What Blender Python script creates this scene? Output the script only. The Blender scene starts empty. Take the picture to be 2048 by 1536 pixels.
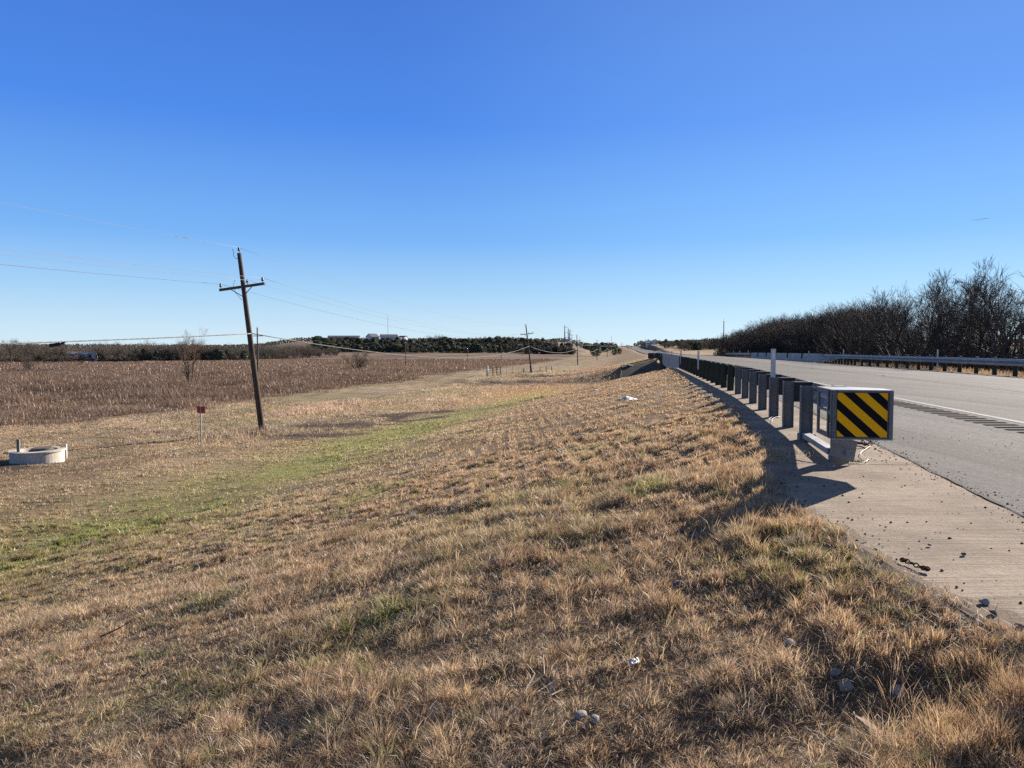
import bpy, math, random
import numpy as np
from mathutils import Vector, Matrix

random.seed(7)
rng = np.random.default_rng(11)
sc = bpy.context.scene
col = sc.collection
R = math.radians

# ------------------------------------------------------------------ camera numbers
F = 1480.0
CAMZ = 1.22
PITCH = math.atan(73 / F)
SUN_AZ, SUN_EL = R(44.4), R(20.5)      # clockwise from +Y (view direction), above horizon


def P(px, py, D):
    """world point seen at photo pixel (px,py) at forward distance D"""
    a = (px - 1024) / F
    b = (py - 768) / F
    cp, sp = math.cos(PITCH), math.sin(PITCH)
    d = (a, cp - b * sp, -sp - b * cp)
    k = D / d[1]
    return Vector((d[0] * k, D, CAMZ + d[2] * k))


# ------------------------------------------------------------------ noise
def _h(ix, iy, s):
    v = (ix * 374761393 + iy * 668265263 + s * 1274126177) & 0xFFFFFFFF
    v = ((v ^ (v >> 13)) * 1274126177) & 0xFFFFFFFF
    v = v ^ (v >> 16)
    return (v & 0xFFFF) / 65535.0


def vn(x, y, s=0):
    x = np.asarray(x, float); y = np.asarray(y, float)
    xi = np.floor(x).astype(np.int64); yi = np.floor(y).astype(np.int64)
    fx = x - xi; fy = y - yi
    fx = fx * fx * (3 - 2 * fx); fy = fy * fy * (3 - 2 * fy)
    a = _h(xi, yi, s); b = _h(xi + 1, yi, s); c = _h(xi, yi + 1, s); d = _h(xi + 1, yi + 1, s)
    return (a * (1 - fx) + b * fx) * (1 - fy) + (c * (1 - fx) + d * fx) * fy


def fbm(x, y, s=0, o=4):
    t = 0; amp = .5; n = 0
    for k in range(o):
        t = t + amp * vn(x * 2 ** k, y * 2 ** k, s + k * 17); n += amp; amp *= .5
    return t / n


def sst(a, b, x):
    t = np.clip((x - a) / (b - a), 0, 1)
    return t * t * (3 - 2 * t)


# ------------------------------------------------------------------ road course
_ys = np.arange(-300, 3200, 2.0)
_sl = np.interp(_ys, [-300, 40, 100, 200, 300, 950, 3200], [.168, .168, .195, .165, .155, .107, .10])
_X = np.concatenate([[0], np.cumsum((_sl[1:] + _sl[:-1]) / 2 * 2.0)])
_X = _X - np.interp(0, _ys, _X) + 2.72


def X0(y): return np.interp(y, _ys, _X)
def slope(y): return np.interp(y, _ys, _sl)


_rzy = np.array([-300, 0, 40, 70, 120, 200, 300, 420, 600, 800, 950, 1150, 1600, 3200], float)
_rzz = np.array([0, 0, -.03, -.14, -.40, -1.0, -1.55, -1.6, -.5, 2.0, 3.4, 3.6, 0, -6], float)
_yy = np.arange(-300, 3200, 4.0)
_zz = np.interp(_yy, _rzy, _rzz)
for _ in range(3):
    k = np.ones(9) / 9
    _zz = np.convolve(np.pad(_zz, 4, mode='edge'), k, mode='valid')


def roadz(y): return np.interp(y, _yy, _zz)


def edge_l(y):   # offset (from the post line) of the grass-side edge of the concrete strip
    return np.interp(y, [-60, 0, 3, 3.7, 4.7, 5.6, 7.7, 8.1, 10.2, 14.5, 21, 46, 60],
                     [-.9, -.95, -1.11, -1.25, -1.38, -1.49, -1.48, -1.2, -1.14, -.84, -.85, -.6, -.6])


def edge_a(y):   # joint between concrete strip and asphalt
    return np.interp(y, [-60, 3, 5.4, 9.3, 14, 46], [-.1, -.05, .1, .33, .6, .6])


def crown(o):
    return np.where(o < 7.0, .02 * (np.maximum(o, .6) - .6), .128 - .02 * (o - 7.0))


def W(o, y, z=0.0):
    """road coordinates -> world"""
    s = float(slope(y)); c = 1 / math.sqrt(1 + s * s)
    return Vector((float(X0(y)) + o * c, y - o * s * c, float(roadz(y)) + z))


def oof(x, y):
    s = slope(y); c = 1 / np.sqrt(1 + s * s)
    for _ in range(3):
        o = (x - X0(y)) * c if _ == 0 else o
        yy = y + o * s * c * 0  # small-angle: offset measured at the same y
    return (x - X0(y)) * c


def y_near(o): return np.where(o > 0, 47 + 1.7 * o, 47 + .4 * o)     # top edge of the near creek bank
def y_far(o): return np.where(o > 0, 99 + 1.5 * o, 99 - .5 * o)       # top edge of the far creek bank


def chan_u(o, y):
    """how far inside the creek opening (metres from the nearer bank top; negative = outside), and which bank"""
    k = .92 - .40 * sst(-3, 3, o)
    a = (y - y_near(o)) * k; b = (y_far(o) - y) * k
    return np.minimum(a, b), a < b


def fieldz(x, y):
    left = np.interp(y, [-200, 30, 70, 130, 210, 310, 400, 3000], [-2.6, -2.85, -3.0, -3.3, -3.75, -4.05, -4.0, -4.0])
    b = x / np.maximum(y, 1.0)
    d = np.hypot(x, y)
    w = sst(-.40, -.27, b) * (1 - sst(.055, .125, b))
    left = left + 11.0 * sst(370, 720, d) * w + 3.0 * sst(300, 800, d) * (1 - sst(-.45, -.3, b))
    right = -2.2 + 6.5 * sst(330, 760, d) + .5 * sst(100, 250, d)
    # a low soft knoll in the far ground behind the road
    r = sst(.13, .19, b)
    base = left * (1 - r) + right * r
    return np.where(y < 30, np.where(x > 12, -2.2, left), base)


def terrain(x, y):
    x = np.asarray(x, float); y = np.asarray(y, float)
    o = oof(x, y)
    zr = roadz(y)
    el = edge_l(y)
    zf = fieldz(x, y)
    und = (fbm(x * .25, y * .25, 3, 3) - .5) * .35 * sst(-4, -12, o) + (fbm(x * 1.3, y * 1.3, 5, 3) - .5) * .10 * sst(.05, .9, el - o)
    und = und * (1 - sst(150, 400, np.hypot(x, y)) * .5)
    a = zr - .030 - .225 * np.maximum(el - o, 0)
    k = .6
    left = (a + zf + np.sqrt((a - zf) ** 2 + k * k)) / 2 + und - .02
    a = zr - .06 - .2 * np.maximum(0, o - 15.3)
    und2 = (fbm(x * .3, y * .3, 9, 3) - .5) * .3 * sst(15, 19, o)
    right = (a + zf + np.sqrt((a - zf) ** 2 + k * k)) / 2 + und2 - .03
    mid = zr - .42 - .002 * np.maximum(y, 0)
    z = np.where(o < el + np.where(y < 46, .95, 0), left, np.where(o > 14.1, right, mid))
    u, _ = chan_u(o, y)
    zc = np.minimum(zf, -3.1) - .25
    sl_ = np.where(_, .55, .55 - .25 * sst(2, -3, o))
    bank = zc + np.maximum(0, 3.41 / sl_ - u) * sl_
    bank = np.where((y > 20) & (y < 190), bank, 1e3)
    z = z - .10 * np.exp(-(((x - 1.45) / .42) ** 2 + ((y - 2.85) / .30) ** 2)) - .05 * np.exp(-(((x - .25) / .5) ** 2 + ((y - 2.75) / .2) ** 2))
    return np.minimum(z, bank)


def tz(x, y): return float(terrain(np.array([x]), np.array([y]))[0])


# ------------------------------------------------------------------ mesh helpers
class MB:
    def __init__(s): s.v = []; s.f = []

    def add(s, vs, fs):
        b = len(s.v); s.v += [tuple(v) for v in vs]; s.f += [tuple(b + i for i in f) for f in fs]; return s

    def box(s, c, ax, ay, az, hx, hy, hz):
        """oriented box: centre, 3 unit axes, half sizes"""
        c = Vector(c); ax = Vector(ax) * hx; ay = Vector(ay) * hy; az = Vector(az) * hz
        vs = [c + i * ax + j * ay + k * az for i in (-1, 1) for j in (-1, 1) for k in (-1, 1)]
        return s.add(vs, [(0, 1, 3, 2), (4, 6, 7, 5), (0, 4, 5, 1), (2, 3, 7, 6), (0, 2, 6, 4), (1, 5, 7, 3)])

    def abox(s, x0, x1, y0, y1, z0, z1):
        return s.box(((x0 + x1) / 2, (y0 + y1) / 2, (z0 + z1) / 2), (1, 0, 0), (0, 1, 0), (0, 0, 1),
                     abs(x1 - x0) / 2, abs(y1 - y0) / 2, abs(z1 - z0) / 2)

    def tube(s, pts, rad, n=8, cap=True):
        pts = [Vector(p) for p in pts]
        if not isinstance(rad, (list, tuple)): rad = [rad] * len(pts)
        b = len(s.v)
        ref = None
        for i, p in enumerate(pts):
            d = (pts[min(i + 1, len(pts) - 1)] - pts[max(i - 1, 0)]).normalized()
            if ref is None:
                ref = Vector((0, 0, 1)) if abs(d.z) < .9 else Vector((1, 0, 0))
            u = d.cross(ref).normalized(); w = u.cross(d).normalized(); ref = w
            for k in range(n):
                a = 2 * math.pi * k / n
                s.v.append(tuple(p + rad[i] * (math.cos(a) * u + math.sin(a) * w)))
        for i in range(len(pts) - 1):
            for k in range(n):
                s.f.append((b + i * n + k, b + i * n + (k + 1) % n, b + (i + 1) * n + (k + 1) % n, b + (i + 1) * n + k))
        if cap:
            s.f.append(tuple(b + k for k in range(n))[::-1])
            s.f.append(tuple(b + (len(pts) - 1) * n + k for k in range(n)))
        return s

    def lathe(s, c, prof, n=24):
        b = len(s.v); c = Vector(c)
        for r, z in prof:
            for k in range(n):
                a = 2 * math.pi * k / n
                s.v.append((c.x + r * math.cos(a), c.y + r * math.sin(a), c.z + z))
        for i in range(len(prof) - 1):
            for k in range(n):
                s.f.append((b + i * n + k, b + i * n + (k + 1) % n, b + (i + 1) * n + (k + 1) % n, b + (i + 1) * n + k))
        return s

    def build(s, name, m, parent=None, smooth=False):
        me = bpy.data.meshes.new(name); me.from_pydata(s.v, [], s.f); me.update()
        if smooth: me.shade_smooth()
        return link(name, me, m, parent)


def link(name, me, m=None, parent=None):
    o = bpy.data.objects.new(name, me); col.objects.link(o)
    if m is not None and len(me.materials) == 0: me.materials.append(m)
    if parent is not None: o.parent = parent
    return o


def tag(o, label=None, cat=None, group=None, kind=None):
    if label: o['label'] = label
    if cat: o['category'] = cat
    if group: o['group'] = group
    if kind: o['kind'] = kind
    return o


def empty(name, loc=(0, 0, 0), rz=0.0, label=None, cat=None, group=None):
    o = bpy.data.objects.new(name, None); col.objects.link(o)
    o.location = loc; o.rotation_euler = (0, 0, rz); o.empty_display_size = .2
    return tag(o, label, cat, group)


def copy_tree(o, parent=None):
    c = o.copy(); col.objects.link(c)
    if parent is not None: c.parent = parent
    for ch in list(o.children): copy_tree(ch, c)
    return c


def np_mesh(name, verts, loops, starts, totals):
    me = bpy.data.meshes.new(name)
    me.vertices.add(len(verts)); me.vertices.foreach_set('co', np.ascontiguousarray(verts, np.float32).ravel())
    me.loops.add(len(loops)); me.loops.foreach_set('vertex_index', np.ascontiguousarray(loops, np.int32))
    me.polygons.add(len(starts))
    me.polygons.foreach_set('loop_start', np.ascontiguousarray(starts, np.int32))
    me.update(calc_edges=True)
    return me


def point_col(me, name, c):
    a = me.attributes.new(name, 'FLOAT_COLOR', 'POINT')
    cc = np.ones((len(c), 4), np.float32); cc[:, :3] = c
    a.data.foreach_set('color', cc.ravel())


# ------------------------------------------------------------------ materials
class NT:
    def __init__(s, name):
        s.m = bpy.data.materials.new(name); s.m.use_nodes = True
        s.t = s.m.node_tree; s.t.nodes.clear()
        s.out = s.n('ShaderNodeOutputMaterial')

    def n(s, typ, **kw):
        nd = s.t.nodes.new(typ)
        for k, v in kw.items(): setattr(nd, k, v)
        return nd

    def l(s, a, b): s.t.links.new(a, b)

    def noise(s, scale, detail=4, vec=None, rough=.55, dist=0.0):
        nd = s.n('ShaderNodeTexNoise'); nd.inputs['Scale'].default_value = scale
        nd.inputs['Detail'].default_value = detail; nd.inputs['Roughness'].default_value = rough
        nd.inputs['Distortion'].default_value = dist
        if vec is not None: s.l(vec, nd.inputs['Vector'])
        return nd.outputs['Fac']

    def ramp(s, fac, stops):
        nd = s.n('ShaderNodeValToRGB'); e = nd.color_ramp.elements
        while len(e) < len(stops): e.new(.5)
        for i, (p, c) in enumerate(stops):
            e[i].position = p
            e[i].color = (c, c, c, 1) if isinstance(c, (int, float)) else (*c, 1)
        s.l(fac, nd.inputs['Fac']); return nd.outputs['Color']

    def mix(s, fac, a, b, mode='MIX'):
        nd = s.n('ShaderNodeMix'); nd.data_type = 'RGBA'; nd.blend_type = mode
        for v, i in ((fac, 0), (a, 6), (b, 7)):
            if isinstance(v, (int, float)): nd.inputs[i].default_value = v
            elif isinstance(v, tuple): nd.inputs[i].default_value = (*v, 1)
            else: s.l(v, nd.inputs[i])
        return nd.outputs[2]

    def math(s, op, a, b=None):
        nd = s.n('ShaderNodeMath'); nd.operation = op
        for v, i in ((a, 0), (b, 1)):
            if v is None: continue
            if isinstance(v, (int, float)): nd.inputs[i].default_value = v
            else: s.l(v, nd.inputs[i])
        return nd.outputs[0]

    def mapping(s, vec, scale=(1, 1, 1), rot=(0, 0, 0)):
        nd = s.n('ShaderNodeMapping'); nd.inputs['Scale'].default_value = scale; nd.inputs['Rotation'].default_value = rot
        s.l(vec, nd.inputs['Vector']); return nd.outputs['Vector']

    def pos(s): return s.n('ShaderNodeNewGeometry').outputs['Position']
    def objc(s): return s.n('ShaderNodeTexCoord').outputs['Object']

    def bump(s, h, strength=.3, dist=.02):
        nd = s.n('ShaderNodeBump'); nd.inputs['Strength'].default_value = strength; nd.inputs['Distance'].default_value = dist
        s.l(h, nd.inputs['Height']); return nd.outputs['Normal']

    def bsdf(s, color, rough=.8, metal=0.0, normal=None, spec=.3):
        nd = s.n('ShaderNodeBsdfPrincipled')
        if isinstance(color, tuple): nd.inputs['Base Color'].default_value = (*color, 1)
        else: s.l(color, nd.inputs['Base Color'])
        if isinstance(rough, (int, float)): nd.inputs['Roughness'].default_value = rough
        else: s.l(rough, nd.inputs['Roughness'])
        nd.inputs['Metallic'].default_value = metal
        nd.inputs['Specular IOR Level'].default_value = spec
        if normal is not None: s.l(normal, nd.inputs['Normal'])
        return nd.outputs[0]

    def done(s, sh): s.l(sh, s.out.inputs['Surface']); return s.m


def simple(name, c1, c2, scale=8, rough=.7, metal=0.0, spec=.3, bump=0.0, world=False):
    t = NT(name); v = t.pos() if world else t.objc()
    f = t.noise(scale, 5, v)
    f2 = t.noise(scale * 6, 3, v)
    c = t.mix(t.ramp(f, [(.3, 0), (.7, 1)]), c1, c2)
    c = t.mix(.35, c, t.mix(f2, tuple(x * .6 for x in c1), tuple(min(1, x * 1.25) for x in c2)))
    return t.done(t.bsdf(c, rough, metal, t.bump(f2, bump, .01) if bump else None, spec))


def blade_mat(name, trans=.38):
    t = NT(name)
    a = t.n('ShaderNodeAttribute', attribute_name='col').outputs['Color']
    d = t.n('ShaderNodeBsdfDiffuse'); t.l(a, d.inputs['Color'])
    tr = t.n('ShaderNodeBsdfTranslucent'); t.l(a, tr.inputs['Color'])
    g = t.n('ShaderNodeBsdfGlossy'); g.inputs['Roughness'].default_value = .45; g.inputs['Color'].default_value = (.8, .8, .8, 1)
    m = t.n('ShaderNodeMixShader'); m.inputs[0].default_value = trans
    t.l(d.outputs[0], m.inputs[1]); t.l(tr.outputs[0], m.inputs[2])
    m2 = t.n('ShaderNodeMixShader'); m2.inputs[0].default_value = .05
    t.l(m.outputs[0], m2.inputs[1]); t.l(g.outputs[0], m2.inputs[2])
    return t.done(m2.outputs[0])


def terrain_mat():
    t = NT('ground_thatch'); p = t.pos()
    a = t.n('ShaderNodeAttribute', attribute_name='col').outputs['Color']
    f1 = t.noise(9, 6, p, .7)
    f2 = t.noise(60, 4, p, .7)
    f3 = t.noise(.7, 5, t.mapping(p, (1, 2.2, 1)), .65)
    c = t.mix(1.0, a, t.ramp(f1, [(.25, .45), (.5, .95), (.75, 1.5)]), 'MULTIPLY')
    c = t.mix(.7, c, t.mix(1.0, c, t.ramp(f2, [(.3, .5), (.7, 1.5)]), 'MULTIPLY'))
    c = t.mix(.6, c, t.mix(1.0, c, t.ramp(f3, [(.3, .55), (.7, 1.45)]), 'MULTIPLY'))
    h = t.math('ADD', t.math('MULTIPLY', f1, .6), f2)
    return t.done(t.bsdf(c, .95, 0, t.bump(h, .8, .06), .1))


def asphalt_mat():
    t = NT('worn_asphalt'); p = t.pos()
    f = t.noise(85, 2, p, .8); g = t.noise(26, 4, p, .8); k = t.noise(9, 4, p, .8)
    st = t.noise(1.0, 4, t.mapping(p, (2.2, .04, 1), (0, 0, R(9.8))), .6)      # wear streaks along the road
    big = t.noise(.25, 4, p)
    c = t.ramp(f, [(.32, (.018, .017, .016)), (.48, (.088, .083, .079)), (.64, (.29, .275, .262))])
    c = t.mix(.45, c, t.ramp(g, [(.36, (.020, .019, .018)), (.64, (.235, .223, .212))]))
    c = t.mix(.35, c, t.mix(1.0, c, t.ramp(k, [(.36, .55), (.62, 1.4)]), 'MULTIPLY'))
    c = t.mix(.85, c, t.mix(1.0, c, t.ramp(st, [(.3, .72), (.7, 1.5)]), 'MULTIPLY'))
    c = t.mix(.35, c, t.mix(1.0, c, t.ramp(big, [(.3, .7), (.7, 1.3)]), 'MULTIPLY'))
    return t.done(t.bsdf(c, .95, 0, t.bump(f, .25, .004), .06))


def concrete_mat(name, base=(.36, .31, .25), tine=True, dark=.6):
    t = NT(name); p = t.pos()
    big = t.noise(1.2, 6, p, .65); f = t.noise(40, 5, p, .75); sp = t.noise(150, 2, p, .6)
    c = t.mix(t.ramp(big, [(.3, 0), (.7, 1)]), tuple(x * dark for x in base), tuple(min(.8, x * 1.18) for x in base))
    stn = t.noise(.55, 5, t.mapping(p, (1, .6, 1)), .7)
    c = t.mix(t.ramp(stn, [(.52, 0), (.68, .55)]), c, tuple(x * .5 for x in base))
    c = t.mix(.6, c, t.mix(1.0, c, t.ramp(f, [(.3, .6), (.7, 1.35)]), 'MULTIPLY'))
    c = t.mix(.5, c, t.mix(1.0, c, t.ramp(sp, [(.35, .5), (.6, 1.2)]), 'MULTIPLY'))
    h = f
    if tine:
        w = t.noise(1, 3, t.mapping(p, (1.2, 34, 1), (0, 0, R(3))), .7)
        c = t.mix(.55, c, t.mix(1.0, c, t.ramp(w, [(.35, .5), (.55, 1.1)]), 'MULTIPLY'))
        h = t.math('ADD', f, w)
    return t.done(t.bsdf(c, .95, 0, t.bump(h, .45, .01), .08))


def galv_mat(name, c=(.42, .44, .47), rough=.45, metal=.75):
    t = NT(name); v = t.objc()
    vo = t.n('ShaderNodeTexVoronoi'); vo.inputs['Scale'].default_value = 30; t.l(v, vo.inputs['Vector'])
    f = t.noise(3, 5, t.mapping(v, (1, 1, .25)), .65)
    cc = t.mix(t.ramp(f, [(.3, 0), (.7, 1)]), tuple(x * .62 for x in c), c)
    cc = t.mix(.22, cc, t.mix(1.0, cc, vo.outputs['Color'], 'MULTIPLY'))
    r = t.math('ADD', t.math('MULTIPLY', f, .3), rough - .15)
    return t.done(t.bsdf(cc, r, metal, None, .4))


def wood_mat(name, a, b, vert=True):
    t = NT(name); v = t.objc()
    f = t.noise(1, 6, t.mapping(v, (22, 22, 1.1) if vert else (3, 3, 3)), .7, .3)
    g = t.noise(1.6, 4, v)
    c = t.mix(t.ramp(f, [(.3, 0), (.7, 1)]), a, b)
    c = t.mix(.5, c, t.mix(1.0, c, t.ramp(g, [(.3, .55), (.7, 1.4)]), 'MULTIPLY'))
    return t.done(t.bsdf(c, .85, 0, t.bump(f, .6, .015), .2))


def stripe_mat():
    t = NT('striped_sheeting')
    uv = t.n('ShaderNodeUVMap', uv_map='UVMap').outputs['UV']
    s = t.n('ShaderNodeSeparateXYZ'); t.l(uv, s.inputs[0])
    q = t.math('SUBTRACT', t.math('MULTIPLY', s.outputs[1], 487.0), t.math('MULTIPLY', s.outputs[0], 480.0))
    p = t.math('DIVIDE', t.math('SUBTRACT', q, 68.0 - 2316.0), 231.6)
    fr = t.math('FRACT', p)
    k = t.math('LESS_THAN', fr, .495)
    f = t.noise(9, 4, t.objc())
    ye = t.mix(f, (.93, .42, .001), (.98, .47, .003))
    c = t.mix(k, ye, (.003, .003, .004))
    sp = t.noise(60, 3, t.objc(), .8)
    c = t.mix(t.ramp(sp, [(.70, 0), (.76, .6)]), c, (.25, .21, .15))
    return t.done(t.bsdf(c, .55, 0, None, .15))


M = {}
M['terrain'] = terrain_mat()
M['asphalt'] = asphalt_mat()
M['strip'] = concrete_mat('tined_concrete', (.345, .275, .208))
M['barrier'] = concrete_mat('barrier_concrete', (.44, .43, .40), False, .7)
M['riprap'] = concrete_mat('stained_riprap', (.14, .12, .098), False, .5)
M['ring'] = concrete_mat('pale_concrete', (.55, .50, .42), False, .75)
M['galv'] = galv_mat('galvanised_steel')
M['galvrail'] = galv_mat('galvanised_rail', (.42, .43, .44), .5, .35)
M['steelpost'] = galv_mat('weathered_steel_post', (.20, .20, .20), .65, .1)
M['plate'] = simple('weathered_plate', (.24, .22, .19), (.33, .30, .26), 14, .7, .1, .3)
M['blockout'] = simple('black_blockout', (.020, .021, .025), (.035, .036, .04), 6, .6)
M['postwood'] = wood_mat('creosoted_post', (.022, .026, .018), (.055, .058, .038))
M['polewood'] = wood_mat('pole_wood', (.035, .024, .017), (.12, .085, .06))
M['armwood'] = wood_mat('arm_wood', (.05, .04, .033), (.12, .10, .08), False)
M['insul'] = simple('glazed_porcelain', (.02, .015, .015), (.04, .03, .03), 5, .25, 0, .5)
M['wire'] = simple('aluminium_wire', (.24, .25, .28), (.32, .33, .36), 4, .85, 0, .05)
M['wiredark'] = simple('dark_wire', (.06, .06, .07), (.10, .10, .11), 4, .5, .3)
M['cable'] = simple('lashed_cable', (.05, .05, .05), (.30, .30, .29), 7, .85, 0, .1)
M['black'] = simple('black_plastic', (.012, .012, .013), (.02, .02, .022), 6, .5)
M['vapour'] = None
M['white'] = simple('white_plastic', (.46, .46, .42), (.58, .57, .52), 9, .55)
M['whitepaint'] = simple('white_paint', (.62, .61, .59), (.78, .77, .74), 3, .6)
M['red'] = simple('red_plate', (.30, .028, .020), (.42, .045, .03), 9, .6)
M['bark'] = wood_mat('grey_bark', (.035, .029, .024), (.095, .08, .066))
M['twig'] = simple('twig_bark', (.048, .040, .034), (.105, .088, .073), 3, .9, 0, .1)
M['twigred'] = simple('reddish_twig', (.17, .10, .075), (.25, .15, .11), 3, .9, 0, .1)
M['edge'] = None
M['rock'] = simple('limestone', (.20, .18, .155), (.38, .35, .31), 14, .9, 0, .1, .4)
M['rockdark'] = simple('dark_rock', (.08, .075, .07), (.17, .16, .145), 20, .9, 0, .1, .4)
M['gravel'] = simple('black_chips', (.018, .017, .017), (.07, .062, .055), 5, .8, 0, .2, 0, True)
M['glass'] = simple('dark_glass', (.015, .018, .022), (.025, .03, .035), 2, .08, 0, .6)
M['rubber'] = simple('tyre_rubber', (.015, .015, .015), (.03, .03, .03), 12, .85)
M['rust'] = simple('rusty_iron', (.05, .028, .018), (.12, .06, .035), 25, .85, .3)
M['stripes'] = stripe_mat()
M['blade'] = blade_mat('dry_blades', .45)
M['weed'] = blade_mat('weed_stalks', .30)
M['lamp'] = simple('headlamp_lens', (.75, .75, .72), (.85, .85, .82), 3, .15, 0, .6)


def paint_mat(name, c, wear=.5):
    t = NT(name); p = t.pos()
    f = t.noise(30, 5, p, .8); g = t.noise(3, 4, p)
    w = t.math('ADD', t.math('MULTIPLY', f, .75), t.math('MULTIPLY', g, .25))
    k = t.ramp(w, [(wear - .12, 0), (wear + .06, 1)])
    cc = t.mix(k, (.13, .125, .12), c)
    return t.done(t.bsdf(cc, .9, 0, None, .05))


M['mark_white'] = paint_mat('white_marking', (.42, .41, .40), .44)
M['mark_worn'] = paint_mat('worn_white_marking', (.28, .27, .26), .54)
M['mark_yellow'] = paint_mat('yellow_marking', (.22, .15, .075), .58)
M['groove'] = simple('milled_groove', (.042, .040, .039), (.075, .072, .070), 20, 1.0, 0, 0.0, 0, True)
M['crack_and_shade'] = simple('dirt_joint_and_shade', (.03, .025, .02), (.10, .085, .065), 12, .95, 0, .1, 0, True)  # joint dirt; on the riprap curb it paints a shadow edge
M['edgesoil'] = simple('edge_soil', (.10, .075, .055), (.30, .235, .175), 40, .95, 0, .05, .5, True)
M['dirt'] = simple('sand_drift', (.26, .21, .16), (.42, .35, .28), 6, .95, 0, .1, 0, True)

# ------------------------------------------------------------------ ground colours
STRAW = np.array((.58, .43, .27)); TAN = np.array((.46, .315, .19)); BROWN = np.array((.28, .175, .10))
GREY = np.array((.40, .325, .245)); GREEN = np.array((.34, .345, .115)); DGREEN = np.array((.11, .13, .045))
ORANGE = np.array((.52, .32, .155)); PURPLE = np.array((.27, .195, .135)); PINK = np.array((.50, .36, .26))
SOIL = np.array((.085, .06, .042)); MOWN = np.array((.46, .355, .22))


def lerp(a, b, t): return a * (1 - t[..., None]) + b * t[..., None]


def region(x, y):
    """macro fields of the verge: base colour of the sward, green share, height, density"""
    o = oof(x, y)
    n1 = fbm(x * .22, y * .22, 21, 4); n2 = fbm(x * .75, y * .75, 31, 4); n3 = fbm(x * .08, y * .08, 41, 3)
    rel = o
    c = np.ones(x.shape + (3,)) * TAN
    c = lerp(c, BROWN, sst(.45, .72, n1) * .55)
    c = lerp(c, ORANGE, sst(-11, -3, rel) * sst(.38, .6, n2) * .65 * sst(6, 16, y))
    c = lerp(c, GREY, sst(.5, .75, n2) * .35)
    c = lerp(c, STRAW, sst(.38, .60, fbm(x * .5, y * .35, 67, 3)) * sst(1.5, -2.0, x) * .7)
    c = lerp(c, BROWN * .9, sst(.45, .65, fbm(x * .9, y * .7, 69, 3)) * sst(-.5, 1.0, x) * (1 - sst(6, 10, y)) * .6)
    # green toe band and patches
    band = np.exp(-((rel + 13.6 - .055 * np.clip(y - 15, 0, 60) + (n3 - .5) * 2) / 3.1) ** 2) * sst(5, 9, y) * (1 - sst(66, 86, y))
    g = band * (.62 + .40 * sst(.35, .65, n2))
    g = np.maximum(g, sst(.60, .74, n1) * .7 * (1 - sst(18, 30, y)) * (1 - .75 * sst(-9, -7, rel) * sst(5, 7, y)))
    for gx_, gy_, sx_, sy_, am in ((-.95, 5.0, .38, .5, .75), (-2.1, 4.5, .5, .35, .65), (-3.2, 4.3, .4, .3, .6)):
        g = np.maximum(g, am * np.exp(-((x - gx_) / sx_) ** 2 - ((y - gy_) / sy_) ** 2))
    g = np.maximum(g, sst(.64, .74, n2) * .55 * (1 - sst(12, 22, y)))
    far_bank = sst(-9, -4, rel) * sst(84, 92, y) * (1 - sst(150, 230, y))
    g = np.maximum(g, far_bank * .55 * sst(.35, .6, n2))
    toe = sst(-15.5, -18.5, rel)
    m = lerp(np.ones(x.shape + (3,)) * MOWN, TAN, sst(.42, .62, n2) * .7)
    m = lerp(m, GREY, sst(.5, .7, n1) * .6)
    m = lerp(m, STRAW, sst(.55, .75, fbm(x * .35, y * .2, 77, 3)) * .5)
    c = lerp(c, m, toe)
    c = c * (1 + (toe * 1.1 * (fbm(x * .9, y * .42, 131, 4) - .52))[..., None])
    c = lerp(c, np.array((.30, .27, .12)), toe * sst(.50, .68, fbm(x * .16, y * .10, 133, 3)) * .45)
    g = g * (1 - toe * .85)
    # orange sward in the valley near the creek
    ov = np.exp(-(((x - 3) / 7) ** 2 + ((y - 72) / 16) ** 2))
    c = lerp(c, ORANGE, np.clip(ov * .8, 0, 1))
    # bare dark soil in the swale
    dk = np.exp(-(((x + 5.6) / 3.0) ** 2 + ((y - 43) / 3.2) ** 2)) + np.exp(-(((x + 8.6) / 2.2) ** 2 + ((y - 34.5) / 2.0) ** 2)) \
        + .8 * np.exp(-(((x + 9.5) / 3.4) ** 2 + ((y - 38.5) / 1.5) ** 2)) + .8 * np.exp(-(((x + .5) / 2.5) ** 2 + ((y - 51) / 2.5) ** 2)) + .55 * np.exp(-(((x + 17) / 3.0) ** 2 + ((y - 25) / 2.0) ** 2)) \
        + .7 * np.exp(-(((x - 7) / 7) ** 2 + ((y - 112) / 7) ** 2)) + .5 * np.exp(-(((x + 1) / 8) ** 2 + ((y - 95) / 6) ** 2)) \
        + .7 * np.exp(-(((x + 12.5) / 1.0) ** 2 + ((y - 35) / .8) ** 2))
    dk = np.clip(dk * (.45 + 1.8 * sst(.36, .60, fbm(x * .6, y * .6, 51, 4))), 0, 1)
    c = lerp(c, np.array((.10, .075, .06)), dk * .95)
    g = g * (1 - dk * .9)
    # rough field beyond the mown verge
    fld = sst(-33.5, -38.5, rel + (n1 - .5) * 7 + (n2 - .5) * 5) * sst(-60, 0, y)
    far = np.hypot(x, y)
    st = fbm(x * .03, y * .10, 61, 4)
    p = lerp(np.ones(x.shape + (3,)) * PURPLE, PINK, sst(.52, .70, st) * .75)
    p = lerp(p, np.array((.16, .095, .07)), sst(.50, .34, st) * .7)
    p = lerp(p, np.array((.40, .28, .17)), sst(.60, .72, fbm(x * .012, y * .05, 63, 3)) * .8)
    c = lerp(c, p * .84, fld)
    g = g * (1 - fld)
    # verges further down the road: dry
    c = lerp(c, np.array((.30, .20, .11)), sst(150, 260, far) * (1 - fld) * .6)
    # cut creek banks
    h = .6 + .8 * sst(.35, .7, n1)
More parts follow.
